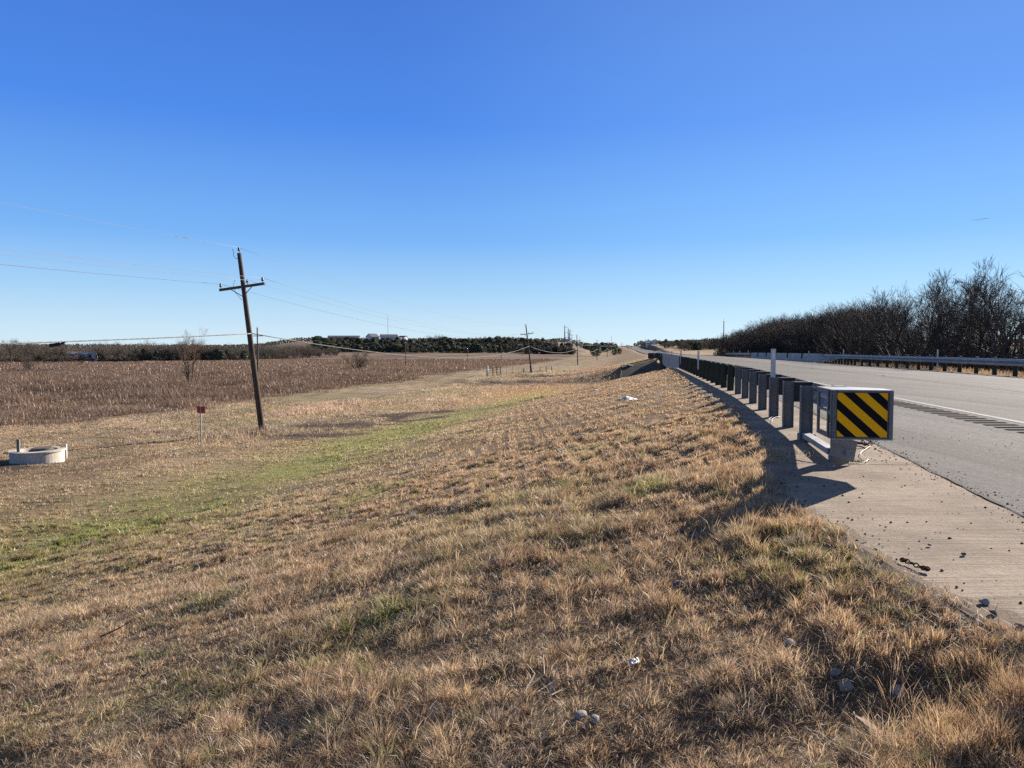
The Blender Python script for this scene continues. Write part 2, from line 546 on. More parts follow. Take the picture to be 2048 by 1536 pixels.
    dens = np.clip(.55 + .9 * sst(.30, .55, n2), 0, 1) * (1 - dk * .9)
    return c, np.clip(g, 0, 1), h, dens, dk, fld, o


# ------------------------------------------------------------------ terrain mesh
def sinh_axis(lo, hi, A, n, c):
    a = np.arcsinh((lo - c) / A); b = np.arcsinh((hi - c) / A)
    return c + A * np.sinh(np.linspace(a, b, n))


xs = sinh_axis(-2600, 2600, 9.0, 560, 0.0)
ys = sinh_axis(-120, 4200, 9.0, 560, 4.0)
gx, gy = np.meshgrid(xs, ys)
gz = terrain(gx, gy)
c, g, h, dens, dk, fld, oo = region(gx, gy)
tc = lerp(c * .66, GREEN * .92, g * .95)
# bare earth between tussocks close by
near = 1 - sst(14, 40, np.hypot(gx, gy))
tc = lerp(tc, SOIL * 1.1, near * (1 - fld) * .38)
tc = lerp(tc, np.array((.30, .21, .12)), sst(13.5, 15, oo) * (1 - sst(30, 34, oo)) * .8)
tc = lerp(tc, np.array((.16, .12, .075)), sst(2, 6, chan_u(oo, gy)[0]) * (oo > -3) * (gy > 20) * (gy < 190))
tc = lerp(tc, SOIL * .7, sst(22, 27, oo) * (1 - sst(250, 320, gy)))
n = gx.size
ny, nx = gx.shape
idx = np.arange(n).reshape(ny, nx)
q = np.stack([idx[:-1, :-1], idx[:-1, 1:], idx[1:, 1:], idx[1:, :-1]], -1).reshape(-1)
me = np_mesh('terrain', np.stack([gx, gy, gz], -1).reshape(-1, 3), q, np.arange(0, len(q), 4), None)
point_col(me, 'col', tc.reshape(-1, 3))
me.shade_smooth()
ter = link('terrain', me, M['terrain']); tag(ter, kind='structure')

# ------------------------------------------------------------------ road, strip, markings


def ribbon(name, ys_, offs, zs, m, kind='structure', skirt=0.0, thick=0.0):
    """sheet along the road; offs: list of functions/numbers; zs likewise"""
    v = []; f = []
    ncol = len(offs)
    for y in ys_:
        for o_, z_ in zip(offs, zs):
            o = float(o_(y)) if callable(o_) else o_
            z = float(z_(y)) if callable(z_) else z_
            v.append(tuple(W(o, y, z)))
    for i in range(len(ys_) - 1):
        for k in range(ncol - 1):
            f.append((i * ncol + k, i * ncol + k + 1, (i + 1) * ncol + k + 1, (i + 1) * ncol + k))
    me = bpy.data.meshes.new(name); me.from_pydata(v, [], f); me.update()
    o = link(name, me, m); tag(o, kind=kind)
    return o


def cz(o): return float(crown(np.array(o, float)))


yroad = list(np.arange(-60, 60, 1.5)) + list(np.arange(60, 400, 4)) + list(np.arange(400, 1500, 12))
ribbon('road', yroad,
       [edge_a, edge_a, lambda y: edge_a(y) + .02, 2.0, 3.3, 5.1, 7.0, 8.9, 10.7, 12.2, 13.4, 13.45],
       [-.6, -.004, lambda y: .004, cz(2.0), cz(3.3), cz(5.1), cz(7), cz(8.9), cz(10.7), cz(12.2), cz(13.4), -.6], M['asphalt'])
ystrip = list(np.arange(-40, 20, .4)) + list(np.arange(20, 47.5, 1.0))


def el_n(y): return float(edge_l(y)) + (float(vn(np.array(y * 1.7), np.array(0.), 4)) - .5) * .10


ribbon('concrete_strip', ystrip, [el_n, el_n, lambda y: el_n(y) + .5, lambda y: edge_a(y) - .008, lambda y: edge_a(y) - .008],
       [-.5, -.002, 0.0, .0, -.3], M['strip'])


def dash(name, o0, o1, segs, m, lift=.004):
    mb = MB()
    for y0, y1 in segs:
        yy = np.arange(y0, y1 + .01, max(.8, min(6, (y1 - y0) / 3)))
        for i in range(len(yy) - 1):
            a, b = float(yy[i]), float(yy[i + 1])
            if a > 120: lf = lift + .02
            else: lf = lift
            mb.add([W(o0, a, cz(o0) + lf), W(o1, a, cz(o1) + lf), W(o1, b, cz(o1) + lf), W(o0, b, cz(o0) + lf)], [(0, 1, 2, 3)])
    o = mb.build(name, m); tag(o, kind='structure'); return o


full = [(-50, 60), (60, 300), (300, 900)]
dash('road_marking', 3.24, 3.36, full, M['mark_white'])
dash('road_marking', 10.64, 10.76, full, M['mark_worn'])
dash('road_marking', 6.80, 6.90, full, M['mark_yellow'])
dash('road_marking', 7.10, 7.20, full, M['mark_yellow'])
# rumble grooves ground into the shoulder
mb = MB()
y = -6.0
while y < 36:
    yy = y + random.uniform(-.01, .01)
    o0 = 2.60; o1 = 3.06
    mb.add([W(o0, yy, cz(o0) + .005), W(o1, yy, cz(o1) + .005), W(o1, yy + .16, cz(o1) + .005), W(o0, yy + .16, cz(o0) + .005)], [(0, 1, 2, 3)])
    y += .34
tag(mb.build('rumble_strip', M['groove']), kind='structure')
# joint of dirt between strip and asphalt, slab joint
def jw(a): return .004 + .026 * max(0, float(fbm(np.array(a * 3.1), np.array(1.), 5)) - .42) ** 1.2 * 2.5


mb = MB()
yy = list(np.arange(-5, 45, .09))
for i in range(len(yy) - 1):
    a, b = yy[i], yy[i + 1]
    e0, e1 = float(edge_a(a)), float(edge_a(b))
    w0 = jw(a); w1 = jw(b)
    j0 = (float(vn(np.array(a * 3.), np.array(2.), 8)) - .5) * .03; j1 = (float(vn(np.array(b * 3.), np.array(2.), 8)) - .5) * .03
    mb.add([W(e0 - w0 + j0, a, .009), W(e0 + w0 + j0, a, .009), W(e1 + w1 + j1, b, .009), W(e1 - w1 + j1, b, .009)], [(0, 1, 2, 3)])
for (oa, ya, ob, yb) in ((-1.45, 7.6, .28, 7.75),):
    for k in range(16):
        t0, t1 = k / 16, (k + 1) / 16
        p0 = W(oa + (ob - oa) * t0, ya + (yb - ya) * t0, .005); p1 = W(oa + (ob - oa) * t1, ya + (yb - ya) * t1, .005)
        w_ = .004 + .007 * random.random()
        mb.add([p0 + Vector((0, -w_, 0)), p1 + Vector((0, -w_, 0)), p1 + Vector((0, w_, 0)), p0 + Vector((0, w_, 0))], [(0, 1, 2, 3)])
tag(mb.build('pavement_joint', M['crack_and_shade']), kind='structure')
# soil and dead grass washed over the grass side of the strip
mb = MB(); yy = list(np.arange(2.0, 24, .025)); vs = []
for y in yy:
    e0 = float(edge_l(y))
    w_ = .02 + .30 * max(0, float(fbm(np.array(y * 3.6), np.array(5.), 15, 6)) - .42) + .05 * float(vn(np.array(y * 33.), np.array(9.), 19))
    vs += [W(e0 - .10, y, -.028), W(e0 + .01, y, .004), W(e0 + .02 + w_, y, .003)]
mb.add(vs, [(3 * i + k, 3 * i + 1 + k, 3 * i + 4 + k, 3 * i + 3 + k) for i in range(len(yy) - 1) for k in (0, 1)])
tag(mb.build('edge_soil', M['edgesoil']), kind='structure')
# raised pavement markers along the centre: reflective buttons, countable
mk = MB(); mk.lathe((0, 0, 0), [(.06, 0), (.055, .012), (.035, .018), (.001, .019)], 10)
mkme = mk.build('pavement_marker', M['black']); first = True
for i, y in enumerate((18.5, 30.5, 42.5, 54.5)):
    o = mkme if first else mkme.copy()
    if not first: col.objects.link(o)
    first = False
    o.location = W(7.0, y, cz(7.0) + .003)
    tag(o, ('dark button marker on the road centre line, nearest one beyond the striped end panel', 'second dark button marker along the road centre line',
            'third dark button marker along the road centre line', 'fourth and farthest dark button marker on the centre line')[i], 'road marker', 'button markers along the centre line')

# ------------------------------------------------------------------ guardrails


def axes(y):
    s = float(slope(y)); c = 1 / math.sqrt(1 + s * s)
    return Vector((c, -s * c, 0)), Vector((s * c, c, 0)), Vector((0, 0, 1))   # across, along, up


def flare(y): return -.55 * max(0, min(1, (20 - y) / 12.2)) ** 1.2


WPROF = [(.0, -.155), (.012, -.150), (.055, -.118), (.083, -.085), (.083, -.060), (.020, -.022), (.0, 0.0), (.020, .022), (.083, .060), (.083, .085), (.055, .118), (.012, .150), (.0, .155)]


def wrail(name, path, side, m, parent, zc):
    """path: list of (o,y,ztop adj); profile bulges towards `side`"""
    v = []; f = []
    prof = [(a * side, b) for a, b in WPROF] + [((a - .004) * side, b) for a, b in WPROF[::-1]]
    npf = len(prof)
    for (o, y, dz) in path:
        base = W(o, y, zc + dz); ac = axes(y)[0]
        for a, b in prof: v.append(tuple(base + ac * a + Vector((0, 0, b))))
    for i in range(len(path) - 1):
        for k in range(npf):
            f.append((i * npf + k, i * npf + (k + 1) % npf, (i + 1) * npf + (k + 1) % npf, (i + 1) * npf + k))
    f.append(tuple(range(npf))); f.append(tuple((len(path) - 1) * npf + k for k in range(npf))[::-1])
    me = bpy.data.meshes.new(name); me.from_pydata(v, [], f); me.update()
    return link(name, me, m, parent)


def wood_post(o, y, top, r, parent, z0=-.3, m='postwood'):
    b = W(o, y)
    gz_ = max(z0, -3)
    mb = MB()
    prof = [(r * .98, gz_), (r, top - r * .62), (r * .93, top - r * .36), (r * .75, top - r * .16), (r * .42, top - r * .03), (.001, top)]
    mb.lathe((0, 0, 0), prof, 14)
    ob = mb.build('post', M[m], parent, True)
    ob.location = b; ob.rotation_euler = (random.uniform(-.02, .02), random.uniform(-.02, .02), random.uniform(0, 6))
    return ob


def steel_post(o, y, top, parent, gz_=-.15):
    ac, al, up = axes(y); b = W(o, y)
    mb = MB()
    zc = (top + gz_) / 2; hz = (top - gz_) / 2
    for s in (-1, 1):
        mb.box(ac * (.072 * s) + up * zc, ac, al, up, .004, .050, hz)
    mb.box(up * zc, ac, al, up, .066, .0035, hz - .002)
    ob = mb.build('post', M['steelpost'], parent); ob.location = b
    return ob


def blockout(o0, o1, y, zb, zt, parent, m='blockout'):
    ac, al, up = axes(y)
    mb = MB(); mb.box(up * ((zb + zt) / 2), ac, al, up, (o1 - o0) / 2 - .003, .075, (zt - zb) / 2)
    ob = mb.build('blockout', M[m], parent)
    ob.location = W((o0 + o1) / 2, y) - parent.location if parent.type == 'MESH' else W((o0 + o1) / 2, y)
    return ob


def delineator(o, y, z0, z1, parent, w=.042):
    ac, al, up = axes(y)
    mb = MB(); zc = (z0 + z1) / 2; hz = (z1 - z0) / 2
    vs = []
    N = 7
    for i in range(N):
        a = (i / (N - 1) - .5) * 2
        for dy, zz in ((0, z0), (0, z1)):
            vs.append(ac * (a * w) + al * (.018 * a * a) + up * zz)
    for i in range(N):
        a = (i / (N - 1) - .5) * 2
        for zz in (z0, z1):
            vs.append(ac * (a * w) + al * (.018 * a * a + .005) + up * zz)
    fs = []
    for i in range(N - 1):
        fs.append((2 * i, 2 * i + 2, 2 * i + 3, 2 * i + 1))
        b_ = 2 * N
        fs.append((b_ + 2 * i + 1, b_ + 2 * i + 3, b_ + 2 * i + 2, b_ + 2 * i))
        fs.append((2 * i + 1, 2 * i + 3, b_ + 2 * i + 3, b_ + 2 * i + 1))
    fs.append((0, 1, b_ + 1, b_)); fs.append((2 * N - 2, b_ + 2 * N - 2, b_ + 2 * N - 1, 2 * N - 1))
    mb.add(vs, fs)
    ob = mb.build('delineator', M['white'], parent); ob.location = W(o, y)
    # reflector patch near the top
    r = MB(); r.box(up * (z1 - .11) - al * .004, ac, al, up, w * .55, .003, .075)
    rb = r.build('reflector', M['whitepaint'], ob)
    return ob


RAILZ = .545
gr = empty('guardrail', W(0, 8), 0, 'near galvanized guardrail along the concrete strip, ending in a yellow and black striped panel', 'guardrail', 'guardrails along the road')
gr.location = (0, 0, 0)
TOP = .71
steel_y = [7.85, 9.75, 11.35, 13.0, 14.65, 16.35, 18.0, 19.7]
path = []


def railo(y):
    f = flare(y) + .345
    return f - .345 * (1 - float(sst(7.4, 10.8, np.array(y)))) * .93


for y in [7.45, 7.8, 8.3, 8.9, 9.5, 10.2, 11, 12, 13, 14, 15, 16, 17, 18, 19, 20, 22, 26, 32, 38, 44, 47.2]:
    path.append((railo(y), y, 0))
wrail('rail', path, 1, M['galvrail'], gr, RAILZ)
for i, y in enumerate(steel_y):
    if i == 0: continue
    p = steel_post(flare(y), y, TOP if i > 1 else TOP + .01, gr)
    if i >= 2:
        blockout(flare(y) + .078, railo(y) - .002, y, .40, .705, p)
    if i == 3:
        delineator(flare(y) - .005, y + .064, .18, 1.21, gr, .042)
y = 21.3
k = 0
while y < 47:
    p = wood_post(0, y, .75 + random.uniform(-.012, .012), .098, gr)
    blockout(.085, .342, y, .40, .70, gr, 'postwood')
    if k in (7, 15): delineator(.0, y - .12, .3, 1.10, gr)
    y += 1.61; k += 1
# breakaway first post: tube stub, tilted bearing plate, ground strut, anchor cable
ac, al, up = axes(8)
y1 = 7.85; o1 = flare(7.85) + .01
mb = MB()
mb.box(up * .40, ac, al, up, .055, .075, .42)
b1 = mb.build('post', M['steelpost'], gr); b1.location = W(o1, y1)
b1['label'] = 'square breakaway post behind the striped panel'
mb = MB()
mb.box(up * .01, ac, al, up, .085, .085, .09)
st = mb.build('foundation_tube', M['steelpost'], gr); st.location = W(o1 + .01, y1 - .02)
mb = MB()
rot = Matrix.Rotation(R(15), 3, al) @ Matrix.Rotation(R(-20), 3, ac)
pu = rot @ up; pa = rot @ ac; pl = rot @ al
cpos = up * .165 - al * .165
mb.box(cpos, pa, pl, pu, .125, .006, .115)
mb.box(cpos + pa * .0 - pl * .010 + pu * .012, pa, pl, pu, .123, .004, .004)
pb = mb.build('bearing_plate', M['plate'], gr); pb.location = W(o1 + .02, y1)
mb = MB(); mb.tube([cpos + pa * .035 - pu * .045 - pl * .005, cpos + pa * .035 - pu * .045 - pl * .02], .028, 12)
mb.tube([cpos + pa * .035 - pu * .045 - pl * .02, cpos + pa * .035 - pu * .045 - pl * .045], .014, 8)
mb.build('bolt', M['galv'], pb)
mb = MB()
pA = W(flare(9.7) - .02, 9.62, .075); pB = W(o1 - .03, y1 + .08, .095)
dd = (pB - pA).normalized(); sd = dd.cross(up).normalized(); mb.box((pA + pB) / 2, sd, dd, up, .05, (pB - pA).length / 2, .032)
mb.build('ground_strut', M['galvrail'], gr)
mb = MB(); mb.tube([W(o1 + .02, y1 + .08, .14), W(o1 + .03, y1 + .5, .26), W(railo(9.3) - .03, 9.2, .50)], .011, 8)
mb.build('anchor_cable', M['black'], gr)
mb = MB(); mb.box(W(flare(9.7), 9.7, .03), ac, al, up, .10, .085, .06)
mb.build('foundation_tube', M['steelpost'], gr)
# impact head
yh = 7.1; oh = -.62 + .0
Hc = P(1727, 830, 7.1)
ac, al, up = axes(7.1)
hd = empty('impact_head', (0, 0, 0)); hd.parent = gr
w2, h2, zc = .262, .232, Hc.z
hb = Vector((Hc.x, Hc.y, 0))


def hbox(mb, da, dl, z, ha, hl, hz): return mb.box(hb + ac * da + al * dl + up * z, ac, al, up, ha, hl, hz)


mb = MB()
# face plate with rolled frame
hbox(mb, 0, .012, zc, w2, .006, h2)
hbox(mb, w2 - .016, .0, zc, .017, .016, h2)       # right frame
hbox(mb, -w2 + .004, .0, zc, .008, .012, h2)
hbox(mb, 0, -.001, zc + h2 - .006, w2 - .02, .014, .008)
hbox(mb, 0, -.001, zc - h2 + .004, w2 - .02, .014, .006)
mb.build('face_plate', M['steelpost'], hd)
# top and bottom plates of the extruder box, tapering back
for zz in (zc + h2 + .006, zc - h2 - .004):
    mb = MB()
    pts = [(-w2 - .03, -.015), (w2, -.015), (w2, .30), (.02, .60), (-w2 - .03, .60)]
    vs = [hb + ac * a + al * l + up * (zz - .004) for a, l in pts] + [hb + ac * a + al * l + up * (zz + .004) for a, l in pts]
    n_ = len(pts)
    mb.add(vs, [tuple(range(n_))[::-1], tuple(range(n_, 2 * n_))] + [(i, (i + 1) % n_, n_ + (i + 1) % n_, n_ + i) for i in range(n_)])
    mb.build('head_plate', M['galvrail'], hd)
mb = MB()
for dl, hl in ((.045, .018), (.16, .022), (.56, .03)):
    hbox(mb, -w2 - .02, dl, zc, .009, hl, h2)
hbox(mb, -w2 - .02, .10, zc + .01, .007, .05, .018)
hbox(mb, -w2 - .02, .36, zc + .03, .007, .18, .016)
hbox(mb, -w2 - .02, .36, zc + h2 - .02, .007, .18, .02)
hbox(mb, -w2 - .02, .36, zc - h2 + .02, .007, .18, .02)
hbox(mb, .03, .32, zc, .007, .27, h2 - .02)
hbox(mb, w2 - .012, .16, zc, .007, .14, h2)
mb.build('side_rib', M['steelpost'], hd)
# striped panel
pw, ph = .232, .213
v = [hb + ac * (-pw - .008) - al * .0 + up * (zc - ph), hb + ac * (pw - .018) + up * (zc - ph), hb + ac * (pw - .018) + up * (zc + ph), hb + ac * (-pw - .008) + up * (zc + ph)]
v = [p + al * -.0 for p in v]; vf = [p - al * .004 for p in v]
me = bpy.data.meshes.new('hazard_panel')
me.from_pydata([tuple(p + al * .005) for p in v] + [tuple(p) for p in vf], [], [(4, 5, 6, 7), (3, 2, 1, 0), (0, 1, 5, 4), (1, 2, 6, 5), (2, 3, 7, 6), (3, 0, 4, 7)])
uvl = me.uv_layers.new(name='UVMap')
uvs = {4: (0, 1), 5: (1, 1), 6: (1, 0), 7: (0, 0), 0: (0, 1), 1: (1, 1), 2: (1, 0), 3: (0, 0)}
for lp in me.loops: uvl.data[lp.index].uv = uvs[lp.vertex_index]
hp = link('hazard_panel', me, M['stripes'], hd); hp['label'] = 'yellow panel with black diagonal stripes'

# guardrail across the road
gr2 = empty('guardrail', (0, 0, 0), 0, 'long galvanized guardrail with round-topped wooden posts across the road, in front of the bare trees', 'guardrail', 'guardrails along the road')
OR = 13.75
pathr = [(OR, y, .03) for y in list(np.arange(14, 68, 3.0)) + [69.0]]
wrail('rail', pathr, -1, M['galvrail'], gr2, RAILZ + .02)
wrail('rail', [(OR + .02, y, -.30 if y > 67 else .03 - .33 * float(sst(63, 67, np.array(y)))) for y in (63, 64, 65, 66, 67, 69, 70.4)], -1, M['galvrail'], gr2, RAILZ + .02)
y = 14.5; k = 0
while y < 70:
    wood_post(OR + .30, y, .82 + random.uniform(-.012, .012), .10, gr2, -.5)
    if k < 26: blockout(OR + .005, OR + .22, y, .42, .72, gr2, 'postwood')
    y += 1.905 if y < 60 else .95; k += 1
for yd in (44.0, 63.5): delineator(OR + .28, yd, .2, 1.18, gr2)

# ------------------------------------------------------------------ bridge
br = empty('bridge', (0, 0, 0), 0, 'low concrete road bridge with pale parapets over the creek', 'bridge')


def parapet(o, y0, y1, face, parent):
    prof = [(-.16, -.55), (-.16, .80), (.02, .80), (.06, .34), (.19, .08), (.19, -.55)] if face > 0 else \
           [(.16, -.55), (.16, .80), (-.02, .80), (-.06, .34), (-.19, .08), (-.19, -.55)]
    v = []; f = []
    ys2 = np.linspace(y0, y1, 12); npf = len(prof)
    for y in ys2:
        for a, b in prof: v.append(tuple(W(o + a, y, b)))
    for i in range(len(ys2) - 1):
        for k in range(npf): f.append((i * npf + k, i * npf + (k + 1) % npf, (i + 1) * npf + (k + 1) % npf, (i + 1) * npf + k))
    f.append(tuple(range(npf))); f.append(tuple((len(ys2) - 1) * npf + k for k in range(npf))[::-1])
    me = bpy.data.meshes.new('parapet'); me.from_pydata(v, [], f); me.update()
    ob = link('parapet', me, M['barrier'], parent)
    for yj in np.linspace(y0, y1, 7)[1:-1]:
        a_, l_, u_ = axes(yj)
        jt = MB(); jt.box(W(o, yj, .125), a_, l_, u_, .165, .012, .678)
        jt.build('joint', M['crack_and_shade'], ob)
    return ob


parapet(.12, 47.3, 98.5, 1, br)
parapet(OR + .12, 70.6, 119, -1, br)
mb = MB()
for ya, yb in [(46 + 3 * i, 49 + 3 * i) for i in range(25)]:
    pts = []
    for y in (ya, yb):
        for o, z in ((.30, -.012), (13.6, -.012), (13.6, -.95), (.30, -.95)):
            pts.append(W(o, y + 0 * o, z - (.0)))
    mb.add(pts, [(0, 1, 5, 4), (1, 2, 6, 5), (2, 3, 7, 6), (3, 0, 4, 7)])
mb.build('deck', M['barrier'], br)
for q_ in (-.33, .33):
    for o in (1.2, 4.5, 8.0, 11.5):
        yc = (73 + 1.6 * o) + q_ * 26
        mb = MB(); p = W(o, yc); mb.tube([(p.x, p.y, -4.6), (p.x, p.y, p.z - .9)], .38, 14)
        mb.build('pier', M['barrier'], br, True)
for y_, o_ in ((65, .10),):
    pass
for yd in (58.0, 72.0, 84.0): delineator(-.02, yd, .80, 1.05, br, .04)
for yd in (76.0, 98.0): delineator(OR + .15, yd, .80, 1.08, br, .04)

# far guardrails past the bridge
def fl3(y): return -1.9 * (max(0, y - 98) / 30) ** 1.4


gr3 = empty('guardrail', (0, 0, 0), 0, 'short far guardrail on tightly set wooden posts just past the bridge', 'guardrail', 'guardrails along the road')
wrail('rail', [(.33 + fl3(y), y, 0) for y in np.arange(98.6, 132, 3)], 1, M['galvrail'], gr3, RAILZ)
y = 99.2; k = 0
while y < 130:
    wood_post(fl3(y), y, .75, .10, gr3, -1.2)
    if k in (3, 12): delineator(fl3(y), y - .12, .3, 1.12, gr3)
    y += 1.6; k += 1
gr4 = empty('guardrail', (0, 0, 0), 0, 'far end guardrail across the road beyond the pale bridge parapet, ending at the dark thicket', 'guardrail', 'guardrails along the road')
wrail('rail', [(OR, y, .03) for y in np.arange(119.2, 156, 4)], -1, M['galvrail'], gr4, RAILZ + .02)
y = 120.2; k = 0
while y < 155:
    wood_post(OR + .30, y, .82, .10, gr4, -.6)
    if k in (2, 8, 13): delineator(OR + .28, y, .3, 1.2, gr4, .06)
    y += 1.9; k += 1

# riprap: paved end slope of the far embankment, under and beside the bridge
vv = []; ff = []
U = np.linspace(11.5, -.6, 14); O = np.linspace(-5.2, 14, 30)
for u in U:
    for o in O:
        k_ = .92 - .40 * float(sst(-3, 3, o))
        y = float(y_far(o)) - u / k_
        s_ = float(slope(y)); c_ = 1 / math.sqrt(1 + s_ * s_)
        x = float(X0(y)) + o / c_
        zc = min(float(fieldz(np.array(x), np.array(y))), -3.1) - .25
        sl_ = .55 - .25 * float(sst(2, -3, o))
        z = zc + max(0, 3.41 / sl_ - u) * sl_
        top = float(roadz(y)) - .75 if o > -.9 else float(roadz(y)) - .05 - .225 * (-.7 - o)
        vv.append((x, y, min(z, max(top, zc)) + .10))
for i in range(len(U) - 1):
    for k in range(len(O) - 1):
        ff.append((i * len(O) + k, i * len(O) + k + 1, (i + 1) * len(O) + k + 1, (i + 1) * len(O) + k))
mb = MB(); mb.add(vv, ff)
tag(mb.build('riprap_slope', M['riprap']), kind='structure')
kb = MB()
nO = len(O)
kb.tube([Vector(vv[i * nO]) + Vector((0, 0, .06)) for i in range(len(U))] + [Vector(vv[(len(U) - 1) * nO + k]) + Vector((0, 0, .06)) for k in range(1, 12)], .07, 6)
tag(kb.build('riprap_curb_shade', M['crack_and_shade']), kind='structure')  # curb coloured dark to paint the shadow line along the riprap edge
# abutment walls that close both ends of the bridge opening
for yf_, off, sg in ((y_far, -1.0, 1), (y_near, 1.0, -1)):
    mb = MB(); vs = []
    for o in (-.2, 13.9):
        for z in (-.95, -3.4):
            vs.append(W(o, float(yf_(o)) + off * 1.2, z))
    vs2 = [v_ + Vector((0, .6 * sg, 0)) for v_ in vs]
    mb.add(vs + vs2, [(0, 1, 3, 2), (4, 6, 7, 5), (0, 2, 6, 4), (1, 5, 7, 3), (0, 4, 5, 1), (2, 3, 7, 6)])
    mb.build('abutment', M['barrier'], br)

#@@PART2
# ------------------------------------------------------------------ ray -> terrain


def hit(px, py, lo=2.0, hi=900.0):
    a = lo
    prev = None
    D = lo
    while D < hi:
        p = P(px, py, D)
        if p.z < tz(p.x, p.y):
            l, h_ = prev or lo, D
            for _ in range(30):
                m = (l + h_) / 2; p = P(px, py, m)
                if p.z < tz(p.x, p.y): h_ = m
                else: l = m
            p = P(px, py, h_); return Vector((p.x, p.y, tz(p.x, p.y)))
        prev = D; D *= 1.01
    p = P(px, py, hi); return Vector((p.x, p.y, tz(p.x, p.y)))


def on_strip(px, py, z=0.0):
    D = (CAMZ - z) * 1.0
    lo, h_ = .5, 200
    for _ in range(50):
        m = (lo + h_) / 2
        if P(px, py, m).z < z: h_ = m
        else: lo = m
    p = P(px, py, h_); return Vector((p.x, p.y, z))


# ------------------------------------------------------------------ utility poles
def insulator(mb, p, s=1.0):
    mb.lathe(p, [(.012 * s, 0), (.012 * s, .07 * s), (.05 * s, .07 * s), (.062 * s, .10 * s), (.035 * s, .115 * s), (.06 * s, .135 * s), (.055 * s, .155 * s), (.032 * s, .17 * s),
                 (.045 * s, .19 * s), (.036 * s, .215 * s), (.001, .22 * s)], 10)


ATT = {'top': (0.02, 0, 9.02), 'l': (-1.10, -.06, 7.40), 'm': (.30, -.06, 7.40), 'r': (1.08, -.06, 7.40), 'tel': (.13, -.05, 4.86)}


def make_pole(label):
    t = empty('utility_pole', (0, 0, 0), 0, label, 'utility pole', 'leaning wooden utility poles along the roadside')
    mb = MB(); mb.tube([(0, 0, -.6), (0, 0, 0), (0, 0, 4.4), (0, 0, 8.75)], [.155, .15, .125, .095], 16)
    p = mb.build('pole', M['polewood'], t, True)
    mb = MB(); mb.box((0, -.14, 7.12), (1, 0, 0), (0, 1, 0), (0, 0, 1), 1.17, .05, .06)
    mb.build('crossarm', M['armwood'], t)
    for s in (-1, 1):
        mb = MB(); mb.tube([(.56 * s, -.20, 7.07), (.02 * s, -.15, 6.66)], .020, 6)
        mb.build('brace', M['wiredark'], t)
    for x, y, z in ((-1.10, -.12, 7.18), (.30, -.12, 7.18), (1.08, -.12, 7.18), (0.02, 0, 8.78)):
        mb = MB(); insulator(mb, (x, y, z), 1.15); mb.build('insulator', M['insul'], t, True)
    mb = MB(); mb.tube([(-.33, 0, 9.0), (-.28, 0, 8.9), (-.30, 0, 8.65), (-.2, 0, 8.5), (-.06, 0, 8.52)], .012, 5)
    mb.tube([(-.33, -.1, 7.5), (-.42, -.16, 7.3), (-.36, -.17, 6.9), (-.10, -.13, 6.5)], .010, 5)
    mb.build('jumper_wire', M['wiredark'], t)
    return t


def place(o, p, rz, leanx=0.0, leany=0.0, sc_=1.0):
    o.location = p; o.rotation_euler = (leany, -leanx, rz); o.scale = (sc_, sc_, sc_)


pole_px = [(525, 868, 35, 497), (1063, 747, 129, 648), (1155.5, 729.4, 211, 669), (1194, 720.5, 306, 679), (1214.5, 715.8, 395, 683), (1229.3, 711.5, 480, 684.5), (1243.4, 707.2, 570, 683.8)]
pole_lab = ['dark wooden utility pole leaning over near the red marker sign, the nearest and biggest one',
            'leaning wooden utility pole beside the pipe gate, second along the roadside',
            'third roadside utility pole with wide crossarm, at the edge of the rough field',
            'fourth roadside utility pole, standing before the last dark cedar of the thicket',
            'fifth roadside utility pole, between the cedar thicket and the small cedars',
            'sixth roadside utility pole, beside the first small round cedar',
            'seventh and farthest roadside utility pole, just past the small round cedars']
leans = [(6.9, 0), (6.9, 0), (2.0, 0), (.3, 0), (-.2, 0), (0, 0), (0, 0)]
proto = make_pole(pole_lab[0])
poles = []
for i, (px, py, D, pt) in enumerate(pole_px):
    o = proto if i == 0 else copy_tree(proto)
    p = P(px, py, D); z = tz(p.x, p.y)
    base = Vector((p.x, p.y, min(z, p.z + .3)))
    top = P(px, pt, D).z
    L = (top - base.z) / math.cos(R(leans[i][0]))
    place(o, base, R(-9.5), R(leans[i][0]), 0, L / 8.95)
    o['label'] = pole_lab[i]
    poles.append(o)
bpy.context.view_layer.update()
mats = [o.matrix_world.copy() for o in poles]
# the pole before the first stands behind the viewer; only its wire heights matter
m0 = Matrix.Translation((-26.2, -52, -2.9)) @ Matrix.Rotation(R(-9.5), 4, 'Z')


def span(a, b, sag, n=26):
    return [a.lerp(b, t) - Vector((0, 0, 4 * sag * t * (1 - t))) for t in np.linspace(0, 1, n)]


def wire(name, key, sags, rad, m, label, group, cat='power line'):
    mb = MB()
    ms = [m0] + mats
    for i in range(len(ms) - 1):
        a = ms[i] @ Vector(ATT[key]); b = ms[i + 1] @ Vector(ATT[key])
        pts = span(a, b, sags[min(i, len(sags) - 1)], 40 if i < 2 else 16)
        D = (a.y + b.y) / 2
        mb.tube(pts, [rad * (1 + max(0, p.y) / 130) for p in pts], 5, True)
    o = mb.build(name, M[m], None, True)
    tag(o, label, cat, group); return o


